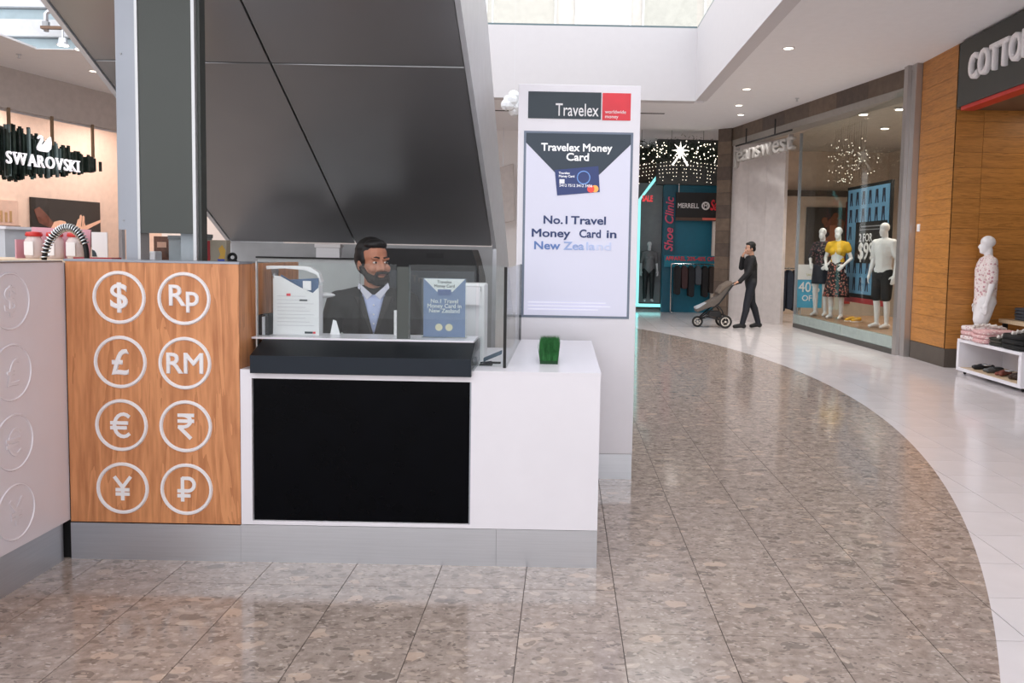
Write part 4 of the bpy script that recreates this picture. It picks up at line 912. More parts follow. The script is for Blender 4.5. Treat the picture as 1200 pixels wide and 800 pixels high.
def parts(J, g=0.0, fem=False):
    P = {}
    wf_ = .118 if fem else .135
    P['torso'] = [('e', J['pelvis'], (.150+g, .105+g, .12+g)), ('e', J['waist'], (wf_+g, .09+g, .14+g)), ('e', J['chest'], ((.145 if fem else .165)+g, .11+g, .17+g)),
                  ('c', J['shL']*.8+J['chest']*.2, J['shR']*.8+J['chest']*.2, .062+g, .062+g), ('c', J['neck']-V3(0, 0, .02), J['shL'], .05+g, .05+g), ('c', J['neck']-V3(0, 0, .02), J['shR'], .05+g, .05+g),
                  ('c', J['pelvis'], J['chest'], .11+g, .12+g)]
    if fem: P['torso'] += [('e', J['chest']+V3(.065, -.09, -.02), (.055+g, .045+g, .055+g)), ('e', J['chest']+V3(-.065, -.09, -.02), (.055+g, .045+g, .055+g))]
    P['neck'] = [('c', J['neck']-V3(0, 0, .04), J['head']-V3(0, -.02, .06), .054, .05)]
    k = .85 if fem else 1
    for s in 'LR':
        P['uarm'+s] = [('c', J['sh'+s], J['el'+s], .054*k+g, .040*k+g)]
        P['farm'+s] = [('c', J['el'+s], J['wr'+s], .041*k+g, .027*k+g)]
        m = J['kn'+s].lerp(J['an'+s], .3)+V3(0, .015, 0)
        P['thigh'+s] = [('c', J['hip'+s], J['kn'+s], .083+g, .054+g)]
        P['calf'+s] = [('c', J['kn'+s], m, .053+g, .054+g), ('c', m, J['an'+s], .052+g, .036+g)]
        P['foot'+s] = [('c', J['an'+s]-V3(0, 0, .03), J['toe'+s], .042+g, .03+g), ('e', J['an'+s]+V3(0, .03, -.045), (.036+g, .045+g, .04+g))]
    return P
def cat_(P, *keys):
    out = []
    for k in keys: out += P[k]
    return out
def headframe(c, yaw=0, tilt=0): return Matrix.Translation(c) @ Matrix.Rotation(yaw, 4, 'Z') @ Matrix.Rotation(tilt, 4, 'X')
HEAD = [('e', (0, .012, .045), (.077, .094, .083)), ('e', (0, -.022, -.03), (.064, .075, .083)), ('e', (0, -.035, -.083), (.049, .05, .038)), ('e', (0, -.072, -.103), (.022, .018, .018)),
        ('c', (0, -.088, .012), (0, -.112, -.032), .009, .0135), ('e', (.013, -.098, -.037), (.011, .012, .009)), ('e', (-.013, -.098, -.037), (.011, .012, .009)),
        ('e', (.04, -.066, -.03), (.026, .026, .026)), ('e', (-.04, -.066, -.03), (.026, .026, .026)), ('e', (.03, -.083, .024), (.028, .014, .010)), ('e', (-.03, -.083, .024), (.028, .014, .010)),
        ('e', (0, -.094, -.062), (.026, .011, .007)), ('e', (0, -.092, -.074), (.022, .011, .008)), ('e', (.078, .012, -.008), (.010, .022, .034)), ('e', (-.078, .012, -.008), (.010, .022, .034))]
def face(parent_root, F, hair_mat, beard_mat=None, vox=.005):
    hair = [('e', (0, .030, .068), (.086, .097, .080)), ('e', (.066, .03, .03), (.022, .06, .062)), ('e', (-.066, .03, .03), (.022, .06, .062)), ('e', (0, .075, .0), (.07, .045, .07)), ('e', (0, -.025, .100), (.066, .056, .032))]
    blob('hair', rot_pts(F, hair), hair_mat, parent_root, vox, 2)
    if beard_mat:
        bd = [('c', (.074, -.005, -.025), (.048, -.055, -.092), .014, .019), ('c', (-.074, -.005, -.025), (-.048, -.055, -.092), .014, .019), ('e', (0, -.064, -.100), (.048, .032, .027)), ('c', (.062, -.02, -.055), (.040, -.07, -.085), .016, .018), ('c', (-.062, -.02, -.055), (-.040, -.07, -.085), .016, .018),
              ('c', (-.028, -.100, -.055), (.028, -.100, -.055), .0085, .0085), ('c', (.03, -.096, -.055), (.034, -.082, -.09), .008, .014), ('c', (-.03, -.096, -.055), (-.034, -.082, -.09), .008, .014), ('c', (-.02, -.088, -.09), (.02, -.088, -.09), .012, .012)]
        blob('beard', rot_pts(F, bd), beard_mat, parent_root, .004, 2)
    for sx in (-1, 1):
        e = MB().ell(F @ V3(.031*sx, -.079, .002), (.0135, .0125, .0065), F.to_3x3()).build('eye', pm('eye_white', (226, 220, 214), .2), parent_root, True, True)
        MB().ell(F @ V3(.031*sx, -.0905, .002), (.006, .003, .0055), F.to_3x3()).build('iris', M_BLACKM, e, True, True)
        MB().tube([F @ V3(.013*sx, -.095, .027), F @ V3(.032*sx, -.095, .031), F @ V3(.052*sx, -.079, .024)], .0046, 6).build('eyebrow', hair_mat, parent_root, True, True)
    MB().tube([F @ V3(-.024, -.100, -.067), F @ V3(0, -.107, -.0665), F @ V3(.024, -.100, -.067)], .0035, 6).build('mouth', pm('lip', (128, 74, 66), .5), parent_root, True, True)
M_SKINA = pm('skin_brown', (182, 124, 98), .5, 0, .05, 20); M_SKINB = pm('skin_tan', (196, 150, 126), .5, 0, .05, 20)
M_HAIR = pm('black_hair', (18, 16, 16), .55, 0, .3, 40); M_BEARD = pm('dark_beard', (34, 26, 24), .7, 0, .3, 60)
M_SUIT = pm('charcoal_suit', (40, 38, 38), .75, 0, .10, 40); M_SHIRT = pm('pale_blue_shirt', (176, 186, 220), .7, 0, .06, 30)
# ---------------------------------------------------------------- clerk seated behind the glass
pc = thing('person', 'man with black beard in a dark suit and pale blue shirt behind the glass', 'person', (-1.05, 4.40, 0), R(14))
J = joints(pelvis=(0, .08, .74), waist=(0, .07, .90), chest=(0, .05, 1.09), neck=(0, .05, 1.25), head=(.0, .03, 1.405), shL=(.185, .05, 1.185), shR=(-.185, .05, 1.185),
           elL=(.26, .0, .95), elR=(-.26, .02, .95), wrL=(.16, -.17, .93), wrR=(-.17, -.17, .93), hipL=(.10, .06, .72), hipR=(-.10, .06, .72), knL=(.13, -.06, .50), knR=(-.13, -.06, .50),
           anL=(.12, .10, .33), anR=(-.12, .10, .33), toeL=(.13, -.05, .29), toeR=(-.13, -.05, .29))
P = parts(J); F = headframe(J['head'], R(26), R(-2))
allp = [p for k in P for p in P[k]]+rot_pts(F, HEAD)+hand_prims(J['wrL'], (-.3, -1, -.05), (0, 0, -1), 1, .5)+hand_prims(J['wrR'], (.3, -1, -.05), (0, 0, -1), -1, .5)
blob('body', allp, M_SKINA, pc, .0055, 3)
PG = parts(J, .016)
blob('jacket', cat_(PG, 'torso', 'uarmL', 'uarmR', 'farmL', 'farmR'), M_SUIT, pc, .008, 4)
blob('trousers', cat_(PG, 'thighL', 'thighR', 'calfL', 'calfR'), M_SUIT, pc, .01, 3)
blob('shoes', cat_(PG, 'footL', 'footR'), M_BLACKM, pc, .01, 2)
def chest_y(x, z): # front of the jacket
    e = 1-((x)/.186)**2-((z-1.09)/.19)**2
    return .05-.130*math.sqrt(max(e, .02))
def patch(name, pts, mat, lift, parent, n=8):
    b = MB(); rows = []
    for i in range(n+1):
        t = i/n; z = pts[0][2]+(pts[1][2]-pts[0][2])*t; x0 = pts[0][0]+(pts[1][0]-pts[0][0])*t; x1 = pts[0][1]+(pts[1][1]-pts[0][1])*t
        rows.append([(x0+(x1-x0)*k/5, z) for k in range(6)])
    vs = [(x, chest_y(x, z)-lift, z) for r_ in rows for x, z in r_]+[(x, chest_y(x, z)-lift+.012, z) for r_ in rows for x, z in r_]
    m = 6*(n+1); fs = []
    for i in range(n):
        for k in range(5):
            a = i*6+k; fs += [(a, a+1, a+7, a+6), (m+a, m+a+6, m+a+7, m+a+1)]
    for i in range(n):
        for k in (0, 5): a = i*6+k; fs.append((a, a+6, m+a+6, m+a))
    for i in (0, n):
        for k in range(5): a = i*6+k; fs.append((a, a+1, m+a+1, m+a))
    b.add(vs, fs); return b.build(name, mat, parent, True, True)
patch('shirt_front', ((-.062, .062, 1.235), (-.002, .002, 1.02)), M_SHIRT, .006, pc)
patch('lapel', ((-.105, -.055, 1.225), (-.012, .0, 1.015)), pm('lapel_dark', (52, 49, 48), .7), .012, pc)
patch('lapel', ((.055, .105, 1.225), (.0, .012, 1.015)), MATS['lapel_dark'], .012, pc)
for s in (-1, 1):
    MB().prism([(s*.006, 1.235), (s*.062, 1.285), (s*.072, 1.258), (s*.035, 1.205)], 'y', -.055, -.035).build('collar', pm('collar_white', (214, 214, 228), .6), pc, True, bevel=.004)
    MB().prism([(s*.060, 1.285), (s*.07, 1.258), (s*.085, 1.27), (s*.078, 1.30)], 'y', -.048, .05).build('collar', MATS['collar_white'], pc, True, bevel=.004)
for z in (1.18, 1.13, 1.08): MB().ell((0, chest_y(0, z)-.008, z), (.005, .003, .005), None, 8, 4).build('button', M_WHITEP, pc, True)
face(pc, F, M_HAIR, M_BEARD)
so = thing('bar_stool', 'dark swivel stool under the clerk', 'stool', (-1.08, 4.52, 0))
MB().lathe([(.001, .63), (.17, .63), (.19, .645), (.18, .665), (.001, .67)], (-1.08, 4.50, -.04), 20).build('seat', M_DARK, so, smooth=True)
MB().lathe([(.025, 0), (.025, .6)], (-1.08, 4.50, .0), 12).build('column', M_CHROME, so); MB().lathe([(.2, 0), (.2, .015), (.03, .03)], (-1.08, 4.50, 0), 24).build('base', M_CHROME, so)
MB().torus((-1.08, 4.50, .26), .17, .01).build('foot_ring', M_CHROME, so)
# ---------------------------------------------------------------- man pushing a stroller
wm = thing('person', 'man in black jacket and dark trousers pushing a stroller with a hand at his mouth', 'person', (3.83, 16.45, 0), R(-90))
J = joints(shL=(.17, -.02, 1.42), shR=(-.17, -.02, 1.42), chest=(0, -.02, 1.31), elL=(.22, -.10, 1.15), wrL=(.19, -.27, .96), elR=(-.20, -.16, 1.24), wrR=(-.10, -.17, 1.44),
           hipL=(.09, 0, .92), hipR=(-.09, 0, .92), knL=(.09, -.09, .50), anL=(.09, -.17, .09), toeL=(.10, -.33, .035), knR=(-.09, .06, .51), anR=(-.09, .20, .10), toeR=(-.10, .06, .035), head=(0, -.04, 1.63))
P = parts(J); F = headframe(J['head'], R(8), R(6))
allp = [p for k in P for p in P[k]]+rot_pts(F, HEAD)+hand_prims(J['wrL'], (0, -1, -.35), (-.2, .2, -1), -1, .9)+hand_prims(J['wrR'], (.55, .1, .8), (0, .9, .1), 1, .7)
blob('body', allp, M_SKINB, wm, .0075, 3)
PG = parts(J, .020)
blob('jacket', cat_(PG, 'torso', 'uarmL', 'uarmR', 'farmL', 'farmR'), pm('black_jacket', (22, 22, 26), .7), wm, .01, 3)
blob('trousers', cat_(PG, 'thighL', 'thighR', 'calfL', 'calfR'), pm('navy_trousers', (26, 29, 38), .75), wm, .01, 3)
blob('shoes', cat_(parts(J, .008), 'footL', 'footR'), M_BLACKM, wm, .008, 2)
MB().tube([J['neck']+V3(.055*math.cos(a), .06*math.sin(a)-.005, .012+.012*math.sin(a)) for a in [2*math.pi*k/16 for k in range(17)]], .010, 6).build('shirt_collar', M_WHITEP, wm, True, True)
face(wm, F, M_HAIR, None, .007)
# ---------------------------------------------------------------- stroller
sr = thing('stroller', 'three wheeled grey baby stroller pushed by the walking man', 'stroller', (3.15, 16.45, 0))
M_TYRE = pm('tyre', (34, 32, 32), .7); M_SEAT = pm('stroller_fabric', (98, 90, 84), .8, 0, .1, 20)
for (x, y, r_) in ((2.755, 16.45, .115), (3.285, 16.22, .135), (3.30, 16.68, .135)):
    wl = MB().torus((x, y, r_), r_-.022, .022, 'y', 26, 8).build('wheel', M_TYRE, sr, smooth=True)
    MB().torus((x, y, r_), r_-.052, .012, 'y', 24, 6).build('rim', pm('rim_pale', (222, 214, 204), .4), wl, smooth=True)
    q = MB()
    for k in range(6): a = k*math.pi/3; q.tube([(x, y, r_), (x+(r_-.05)*math.cos(a), y, r_+(r_-.05)*math.sin(a))], .007, 6)
    q.build('spokes', M_BLACKM, wl); MB().lathe([(.02, -.03), (.02, .03)], (x, y, r_), 12, 'y').build('hub', MATS['rim_pale'], wl)
for y in (16.25, 16.65):
    MB().tube([(3.57, y, .93), (3.42, y, .88), (3.15, y, .50), (2.80, 16.45+(y-16.45)*.35, .20)], .014, 8).build('frame_tube', M_BLACKM, sr, smooth=True)
    MB().tube([(3.29, y, .14), (3.22, y, .36), (3.12, y, .48)], .013, 8).build('frame_tube', M_BLACKM, sr, smooth=True)
    MB().tube([(3.29, y, .14), (2.95, 16.45+(y-16.45)*.6, .22), (2.77, 16.45, .15)], .011, 8).build('frame_tube', M_DARK, sr, smooth=True)
MB().tube([(3.29, 16.22, .135), (3.30, 16.68, .135)], .012, 8).build('axle', M_CHROME, sr)
MB().tube([(3.57, 16.24, .93), (3.60, 16.30, .94), (3.60, 16.60, .94), (3.57, 16.66, .93)], .018, 10).build('handle_bar', M_BLACKM, sr, smooth=True)
MB().prism([(3.42, .90), (3.36, .94), (3.10, .62), (2.92, .52), (2.70, .36), (2.72, .31), (2.98, .42), (3.14, .44), (3.26, .60)], 'y', 16.27, 16.63).build('seat', M_SEAT, sr, bevel=.02)
MB().prism([(2.70, .37), (2.98, .51), (2.97, .54), (2.69, .41)], 'y', 16.30, 16.60).build('foot_cover', pm('foot_pale', (176, 182, 190), .6), sr, bevel=.01)
MB().prism([(3.44, .92), (3.38, .97), (3.20, .86), (3.12, .72), (3.16, .69), (3.26, .80)], 'y', 16.26, 16.64).build('canopy', pm('canopy_brown', (116, 104, 94), .8), sr, bevel=.02)
MB().prism([(3.24, .20), (2.95, .24), (2.98, .34), (3.20, .34)], 'y', 16.3, 16.6).build('basket', M_DARK, sr, bevel=.01)
# ---------------------------------------------------------------- mannequins
MHEAD = [('e', (0, .01, .04), (.072, .09, .08)), ('e', (0, -.025, -.035), (.056, .068, .08)), ('e', (0, -.05, -.085), (.035, .035, .03)), ('c', (0, -.085, .0), (0, -.098, -.03), .008, .011)]
def mannequin(label, loc, rz, J, sc=1.05, fem=True):
    m = thing('mannequin', label, 'mannequin', loc, rz, 'shop mannequins'); m.scale = (sc, sc, sc)
    P = parts(J, 0, fem); F = headframe(J['head'], 0, 0)
    allp = [p for k in P for p in P[k]]+rot_pts(F, MHEAD)
    for s, sd in (('L', -1), ('R', 1)):
        d = (J['wr'+s]-J['el'+s]).normalized(); allp += hand_prims(J['wr'+s], d, (-.4*sd*-1, .3, -.2), sd, .4)
    blob('body', allp, M_MANN, m, .0085, 3)
    return m, P
def flare(name, mat, m, z0, z1, r0, r1, c=(0, 0), folds=9, amp=.03):
    rg = []
    for i in range(9):
        t = i/8; z = z0+(z1-z0)*t; rx = r0[0]+(r1[0]-r0[0])*t; ry = r0[1]+(r1[1]-r0[1])*t
        rg.append([(c[0]+(rx*(1+amp*t*math.sin(folds*a)))*math.cos(a), c[1]+(ry*(1+amp*t*math.sin(folds*a)))*math.sin(a), z) for a in [2*math.pi*k/48 for k in range(48)]])
    return MB().rings(rg, True).build(name, mat, m, True, True)
def floral(name, base, c1, c2, scale=18):
    m = bpy.data.materials.new(name); m.use_nodes = True; nt = m.node_tree; b = nt.nodes['Principled BSDF']; b.inputs['Roughness'].default_value = .8
    tc = nt.nodes.new('ShaderNodeTexCoord'); cur = None
    for k, (c, thr) in enumerate(((c1, .34), (c2, .26))):
        v = nt.nodes.new('ShaderNodeTexVoronoi'); v.inputs['Scale'].default_value = scale*(1+.7*k); nt.links.new(tc.outputs['Object'], v.inputs['Vector'])
        l = nt.nodes.new('ShaderNodeMath'); l.operation = 'LESS_THAN'; l.inputs[1].default_value = thr; nt.links.new(v.outputs['Distance'], l.inputs[0])
        mx = nt.nodes.new('ShaderNodeMixRGB'); mx.inputs[1].default_value = lin(base); mx.inputs[2].default_value = lin(c); nt.links.new(l.outputs[0], mx.inputs[0])
        if cur is not None: nt.links.new(cur, mx.inputs[1])
        cur = mx.outputs[0]
    nt.links.new(cur, b.inputs['Base Color']); MATS[name] = m; return m
M_FLOR = floral('floral_dark', (34, 26, 30), (168, 92, 84), (206, 160, 140)); M_FLORP = floral('floral_pale', (228, 217, 215), (190, 142, 150), (208, 176, 178), 24); M_FLORD = floral('floral_night', (30, 28, 36), (120, 76, 84), (150, 130, 120))
Jf = joints(shL=(.155, .01, 1.40), shR=(-.155, .01, 1.40), elL=(.24, .05, 1.15), wrL=(.16, -.12, 1.02), elR=(-.24, .03, 1.15), wrR=(-.16, -.16, 1.02))
m, P = mannequin('white female mannequin in a yellow top and dark floral skirt', (5.42, 15.95, .26), R(-38), Jf)
G = parts(Jf, .012, True)
blob('yellow_top', [p for p in G['torso'][1:6]]+G['torso'][7:]+[('c', Jf['shL'], Jf['shL'].lerp(Jf['elL'], .35), .068, .07), ('c', Jf['shR'], Jf['shR'].lerp(Jf['elR'], .35), .068, .07)], pm('mustard', (222, 176, 40), .75), m, .009, 3)
flare('floral_skirt', M_FLOR, m, 1.08, .42, (.135, .105), (.25, .20))
m, P = mannequin('white female mannequin in a dark dress behind the one in yellow', (5.32, 16.62, .26), R(-38), Jf)
blob('dress_top', cat_(G, 'torso')+[('c', Jf['shL'], Jf['elL'], .062, .052), ('c', Jf['shR'], Jf['elR'], .062, .052)], M_FLORD, m, .009, 3)
flare('short_skirt', pm('navy_skirt', (34, 38, 52), .75), m, 1.02, .64, (.16, .12), (.19, .15), amp=.015)
Jm = joints(elL=(.24, .04, 1.13), wrL=(.25, -.03, .88), elR=(-.24, .04, 1.13), wrR=(-.25, -.03, .88))
m, P = mannequin('white male mannequin in a white T-shirt and black shorts by the blue jeans poster', (5.56, 14.0, .26), R(-62), Jm, 1.06, False)
G = parts(Jm, .016)
blob('tee_shirt', cat_(G, 'torso')+[('c', Jm['shL'], Jm['shL'].lerp(Jm['elL'], .7), .072, .064), ('c', Jm['shR'], Jm['shR'].lerp(Jm['elR'], .7), .072, .064)], pm('white_tee', (226, 224, 226), .8), m, .009, 3)
blob('shorts', [('e', Jm['pelvis']-V3(0, 0, .05), (.165, .122, .12))]+[('c', Jm['hip'+s], Jm['hip'+s].lerp(Jm['kn'+s], .95), .105, .085) for s in 'LR'], pm('black_shorts', (28, 28, 32), .8), m, .009, 3)
Jc = joints(elL=(.225, .02, 1.13), wrL=(.22, -.03, .89), elR=(-.225, .02, 1.13), wrR=(-.22, -.05, .89), knL=(.10, -.10, .50), anL=(.10, -.12, .085), toeL=(.11, -.27, .03))
m, P = mannequin('white mannequin in a pink floral shirt and white shorts behind the clothes table', (5.60, 10.64, 0), R(-105), Jc, 1.04, False)
G = parts(Jc, .02)
blob('floral_shirt', cat_(G, 'torso')+[('c', Jc['shL'], Jc['shL'].lerp(Jc['elL'], .8), .078, .07), ('c', Jc['shR'], Jc['shR'].lerp(Jc['elR'], .8), .078, .07), ('e', (0, 0, .90), (.17, .135, .10))], M_FLORP, m, .009, 3)
blob('shorts', [('e', Jc['pelvis']-V3(0, 0, .08), (.165, .122, .10))]+[('c', Jc['hip'+s], Jc['hip'+s].lerp(Jc['kn'+s], .55), .110, .10) for s in 'LR'], pm('white_shorts', (228, 226, 228), .8), m, .009, 3)
m, P = mannequin('small distant mannequin in a grey top inside the glowing outline window', (2.27, 21.62, .2), R(0), joints(), .93, True)
G = parts(joints(), .014, True)
blob('grey_top', cat_(G, 'torso', 'uarmL', 'uarmR'), pm('grey_top', (128, 124, 126), .8), m, .012, 2)
blob('black_leggings', cat_(G, 'thighL', 'thighR')+G['calfL']+G['calfR'], M_DARK, m, .012, 2)
# ================================================================== jeans shop display
pf = thing('jeans_poster', 'blue poster of rows of jeans with a black 2 FOR $99 panel', 'poster', (5.74, 16.45, 0), GANG)
MB().box(0, 1.95, 0, .05, .66, 2.90).build('frame', M_BLACKM, pf, True)
MB().box(.06, 1.90, -.006, -.0005, .78, 2.84).build('blue_sheet', pm('poster_blue', (110, 160, 196), .5), pf, True)
MB().box(.0, 1.95, -.012, .05, .60, .70).build('red_edge', pm('poster_red', (170, 56, 60), .5), pf, True)
jq = MB()
for r_ in range(6):
    for c_ in range(6):
        x = .22+c_*.29; z = .84+r_*.335
        if 1 < r_ < 4 and c_ > 0: continue
        jq.prism([(x-.05, z+.26), (x+.05, z+.26), (x+.06, z+.10), (x+.075, z), (x+.04, z), (x+.005, z+.16), (x-.03, z), (x-.065, z), (x-.055, z+.12)], 'y', -.010, -.0065)
stuff(jq.build('jeans_prints', pm('jean_navy', (34, 40, 60), .6), pf, True))
bp = MB().box(.50, 1.86, -.014, -.0065, 1.38, 2.18).build('black_panel', M_DARK, pf, True)
txt('lettering', '2 FOR', .22, M_WHITEP, (.98, -.018, 1.80), bp, True, bold=.01, align='CENTER')
txt('lettering', '$99', .46, M_WHITEP, (1.02, -.018, 1.46), bp, True, bold=.015, align='CENTER')
MB().box(.75, 1.6, -.018, -.0145, 2.08, 2.10).box(.7, 1.65, -.018, -.0145, 2.02, 2.035).build('small_print', pm('dim_print', (150, 150, 154), .5), bp, True)
so_ = thing('floor_sign', 'white and blue 40% OFF sign at the jeans shop entrance', 'sign', (5.21, 17.05, 0))
MB().box(4.93, 5.49, 17.04, 17.06, .40, 1.32).build('panel', pm('sign_blue', (66, 172, 214), .5), so_)
MB().box(4.93, 5.49, 17.034, 17.0395, 1.0, 1.32).build('white_band', M_WHITEP, so_)
txt('lettering', '40%', .30, M_WHITEP, (5.21, 17.035, .74), so_, bold=.01, align='CENTER', sx=.9)
txt('lettering', 'OFF', .17, M_WHITEP, (5.21, 17.035, .55), so_, bold=.01, align='CENTER')
txt('small_lettering', 'SALE', .07, pm('pale_yel', (214, 204, 140), .5), (5.21, 17.032, 1.08), so_, align='CENTER')
for x in (4.98, 5.41): MB().box(x, x+.025, 17.065, 17.09, 0, 1.3).build('leg', M_STEEL, so_)
def rack(label, loc, rz, w, h, items, group, where):
    r_ = thing('clothes_rack', label, 'clothes rack', loc, rz)
    for x in (-w/2, w/2): MB().tube([(x, 0, .06), (x, 0, h)], .015, 8).build('upright', M_CHROME, r_, True); MB().box(x-.02, x+.02, -.25, .25, .03, .06).build('foot', M_CHROME, r_, True)
    MB().tube([(-w/2, 0, h), (w/2, 0, h)], .014, 8).build('hanging_rail', M_CHROME, r_, True)
    n = len(items)
    for k, (c, ln, nm) in enumerate(items):
        x = -w/2+.06+(w-.12)*(k+.5)/n
        g = thing('hanging_garment', '%s garment, %s from the left on the %s' % (nm, 'first second third fourth fifth sixth'.split()[k], where), 'garment', tuple(Vector(loc)+Matrix.Rotation(rz, 3, 'Z') @ V3(x, 0, 0)), rz, group)
        hw = (w-.12)/n*.48
        MB().prism([(-hw*.3, h-.04), (hw*.3, h-.04), (hw, h-.14), (hw*.9, h-ln), (hw*.2, h-ln-.03), (-hw*.8, h-ln), (-hw, h-.14)], 'y', -.16, .16).build('cloth', pm('cloth_%d_%d_%d' % c, c, .8, 0, .15, 20), g, True, bevel=.02)
        MB().tube([(0, 0, h-.05), (0, 0, h-.015), (0, .012, h+.014), (0, 0, h+.03)], .004, 6).build('hook', M_CHROME, g, True)
rack('rail of dark sportswear before the teal shop', (3.25, 20.1, 0), 0, 1.15, 1.25, [((26, 26, 30), .75, 'black'), ((60, 38, 40), .6, 'maroon'), ((24, 26, 32), .8, 'black'), ((70, 76, 84), .5, 'grey'), ((20, 20, 24), .8, 'black'), ((48, 40, 38), .7, 'brown')], 'garments on the sports rail', 'sports rail by the teal shop')
rack('rail of dark jeans inside the jeans shop entrance', (4.98, 18.1, 0), 0, .75, 1.22, [((34, 46, 66), .95, 'blue jeans'), ((28, 36, 52), .95, 'dark blue jeans'), ((40, 50, 66), .9, 'blue jeans'), ((26, 28, 36), .95, 'black jeans')], 'jeans on the entrance rail', 'jeans shop entrance rail')
pw = thing('wall_poster', 'large fashion poster of curly brown hair on the jeans shop end wall', 'poster', (6.7, 20.55, 1.0))
MB().box(6.15, 7.15, 20.55, 20.59, .95, 2.75).build('panel', pm('poster_black', (48, 44, 42), .5), pw); MB().box(7.16, 7.34, 20.54, 20.59, .3, 2.9).build('red_strip', pm('poster_red2', (176, 62, 58), .5), pw)
hq = MB()
for k in range(26): a = random.uniform(0, 6.28); r_ = random.uniform(0, .24); hq.ell((6.82+r_*math.cos(a), 20.535, 2.38+r_*math.sin(a)*.9), (.09, .012, .09), None, 8, 4)
hq.build('print_hair', pm('curl_brown', (112, 70, 48), .7, 0, .3, 30), pw)
MB().prism([(6.74, 2.30), (6.90, 2.30), (6.92, 2.05), (7.0, 1.95), (7.04, 1.5), (6.6, 1.5), (6.64, 1.95), (6.74, 2.05)], 'y', 20.52, 20.53).build('print_figure', pm('curl_skin', (150, 96, 70), .6), pw)
wr_ = tag(MB().box(5.0, 7.3, 20.35, 20.55, 3.02, 3.16).build('wall_shelf_rail', pm('rail_dark', (70, 62, 56), .5)), 'dark rail above the fashion poster in the jeans shop', 'rail')
for k, (x, y, lab) in enumerate(((5.55, 15.45, 'yellow shoe on the window platform, left one'), (5.62, 15.3, 'yellow shoe on the window platform, right one'))):
    o = thing('shoe', lab, 'shoe', (x, y, .26), R(-60), 'yellow shoes')
    blob('upper', [('c', (0, .07, .05), (0, -.02, .045), .04, .042), ('c', (0, -.02, .04), (0, -.13, .03), .04, .03)], pm('shoe_yellow', (214, 164, 50), .6), o, .008, 2)
    MB().box(-.04, .04, -.15, .11, 0, .015).build('sole', M_WHITEP, o, True, bevel=.006)
# ================================================================== clothes table, right edge
ct = thing('display_table', 'low white open fronted display table at the right edge', 'table', (5.43, 9.7, 0))
Y0, Y1, X0, X1 = 8.92, 10.40, 5.14, 5.74
MB().box(X0, X1, Y0, Y1, .42, .46).build('top', M_WHITE, ct, bevel=.004); MB().box(X0, X1, Y0, Y1, .05, .09).build('bottom_shelf', M_WHITE, ct, bevel=.004)
MB().box(X0, X1, Y1-.06, Y1, .091, .419).build('side_panel', M_WHITE, ct); MB().box(X0, X1, Y0, Y0+.06, .091, .419).build('side_panel', M_WHITE, ct); MB().box(X1-.03, X1, Y0+.061, Y1-.061, .091, .419).build('back_panel', M_WHITE, ct)
MB().box(X0+.02, X1-.04, Y0+.07, Y1-.07, .091, .095).build('shelf_liner', M_LWOOD, ct)
for x in (X0+.08, X1-.08):
    for y in (Y0+.08, Y1-.08): MB().lathe([(.02, -.012), (.026, 0), (.02, .012)], (x, y, .026), 12, 'x').build('castor', M_BLACKM, ct)
def fold(label, loc, size, mat, rz=0, cat='folded clothes', group=None, n=3, lump=.012):
    o = thing('folded_garment', label, cat, loc, rz, group); z = 0
    for k in range(n):
        h = size[2]/n; b = MB(); rg = []
        for i in range(4):
            zz = z+h*(.02, .2, .8, .98)[i]; e = (.94, 1, 1, .93)[i]
            rg.append([(size[0]/2*e*(1+random.uniform(-1, 1)*lump*3)*max(-1, min(1, 1.25*math.cos(a))), size[1]/2*e*(1+random.uniform(-1, 1)*lump*3)*max(-1, min(1, 1.25*math.sin(a))), zz+random.uniform(0, lump)*.3) for a in [2*math.pi*(q+.5)/28 for q in range(28)]])
        b.rings(rg); b.build('layer', mat if not isinstance(mat, list) else mat[k % len(mat)], o, True, True); z += h
    return o
M_PINK = floral('pink_lace', (222, 178, 178), (240, 216, 212), (200, 140, 144), 26); M_LACE = pm('white_lace', (226, 220, 214), .85, 0, .1, 60)
fold('pale pink garment pile on the far corner of the white table', (5.36, 10.18, .462), (.46, .36, .18), [M_FLORP, M_PINK], .1, group='garments on the white table')
fold('bright pink ruffled garment hanging at the table edge', (5.34, 9.86, .462), (.46, .32, .16), [M_PINK], -.05, group='garments on the white table')
fold('dark green folded top beside the pink garment', (5.36, 9.55, .462), (.42, .28, .10), [pm('dk_green', (50, 52, 44), .8), pm('dk_green2', (64, 62, 54), .8)], .02, group='garments on the white table')
fold('black folded garment with white lace at the near table end', (5.36, 9.18, .462), (.46, .42, .18), [pm('blk_cloth', (26, 26, 26), .85)], 0, group='garments on the white table')
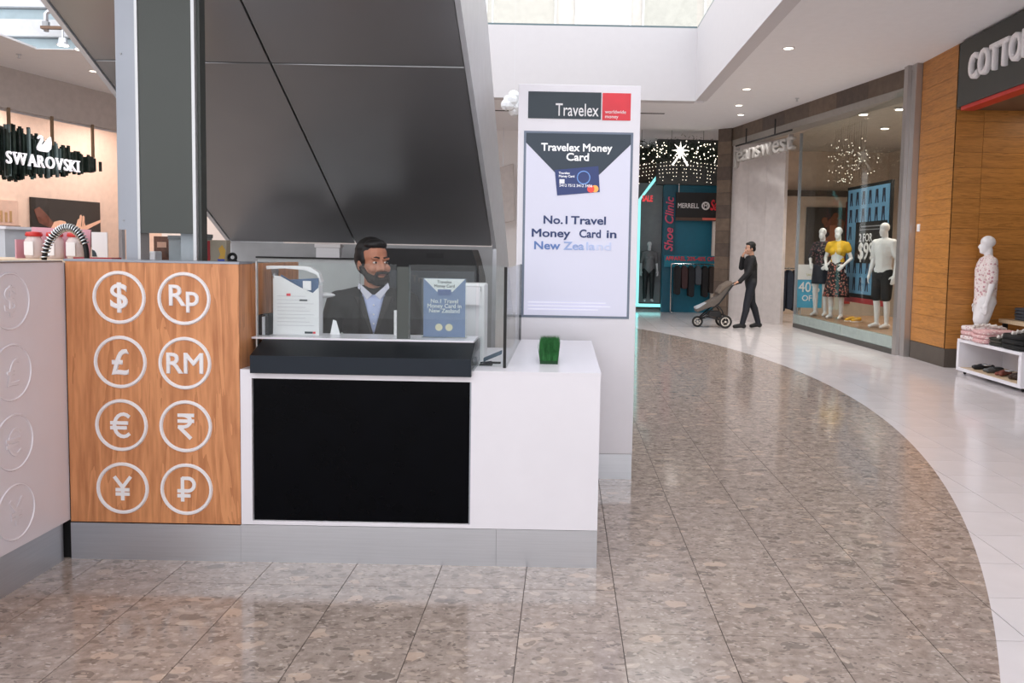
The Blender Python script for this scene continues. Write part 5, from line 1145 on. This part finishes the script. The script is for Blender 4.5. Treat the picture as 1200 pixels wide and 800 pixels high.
for k, (y, z, lab) in enumerate(((9.42, .575, 'white lace trim over the dark green top'), (9.12, .65, 'white lace trim over the black garment'), (10.0, .64, 'pale lace trim over the pink garment'))):
    o = thing('lace_trim', lab, 'lace', (5.3, y, z), 0, 'lace trims'); q = []
    for i in range(60): t = i/59; q.append((5.13+t*.36+.012*math.sin(i*1.3), y+.03*math.sin(t*5), z+.03*math.sin(t*3.1)+.014*math.sin(i*1.9)))
    MB().tube([(0, 0, 0) if False else (a-5.3, b_-y, c_-z) for a, b_, c_ in q], .016, 6).build('lace', M_LACE, o, True, True)
for k, (y, c, lab) in enumerate(((10.12, (30, 32, 36), 'dark sunglasses case on the table shelf, far end'), (9.85, (90, 92, 92), 'grey belt coil on the table shelf'), (9.6, (120, 62, 50), 'red brown sandals on the table shelf'), (9.35, (60, 44, 36), 'dark brown sandals on the table shelf'), (9.1, (170, 168, 164), 'patterned grey scarf on the table shelf, near end'))):
    o = thing('accessory', lab, 'accessory', (5.36, y, .096), .3*k, 'accessories on the table shelf')
    blob('main', [('c', (-.12, 0, .03), (.12, .02, .035), .03, .028), ('c', (-.10, .07, .025), (.10, .06, .025), .024, .02), ('e', (0, .03, .05), (.07, .05, .02))], pm('acc%d' % k, c, .6, 0, .3, 25), o, .012, 2)
    MB().torus((.02, -.02, .062), .05, .008, 'z', 16, 6).build('strap', M_BLACKM if k % 2 else M_CHROME, o, True, True)
t2 = thing('display_table', 'light wood table with dark jeans behind the white table', 'table', (6.2, 10.0, 0))
MB().box(5.80, 6.9, 9.2, 10.65, .66, .71).build('top', M_LWOOD, t2)
for x in (5.84, 6.84):
    for y in (9.24, 10.58): MB().box(x, x+.05, y, y+.05, 0, .659).build('leg', M_BLACKM, t2)
for k, (y, lab) in enumerate(((10.35, 'grey jeans pile on the wood table, far one'), (9.95, 'dark grey jeans pile on the wood table, middle'), (9.5, 'charcoal jeans pile on the wood table, near one'))):
    fold(lab, (6.15, y, .712), (.5, .34, .16), [pm('jean_g%d' % k, ((74, 76, 82), (58, 60, 66), (46, 48, 52))[k], .8)], .08*k, group='jeans piles', n=4)
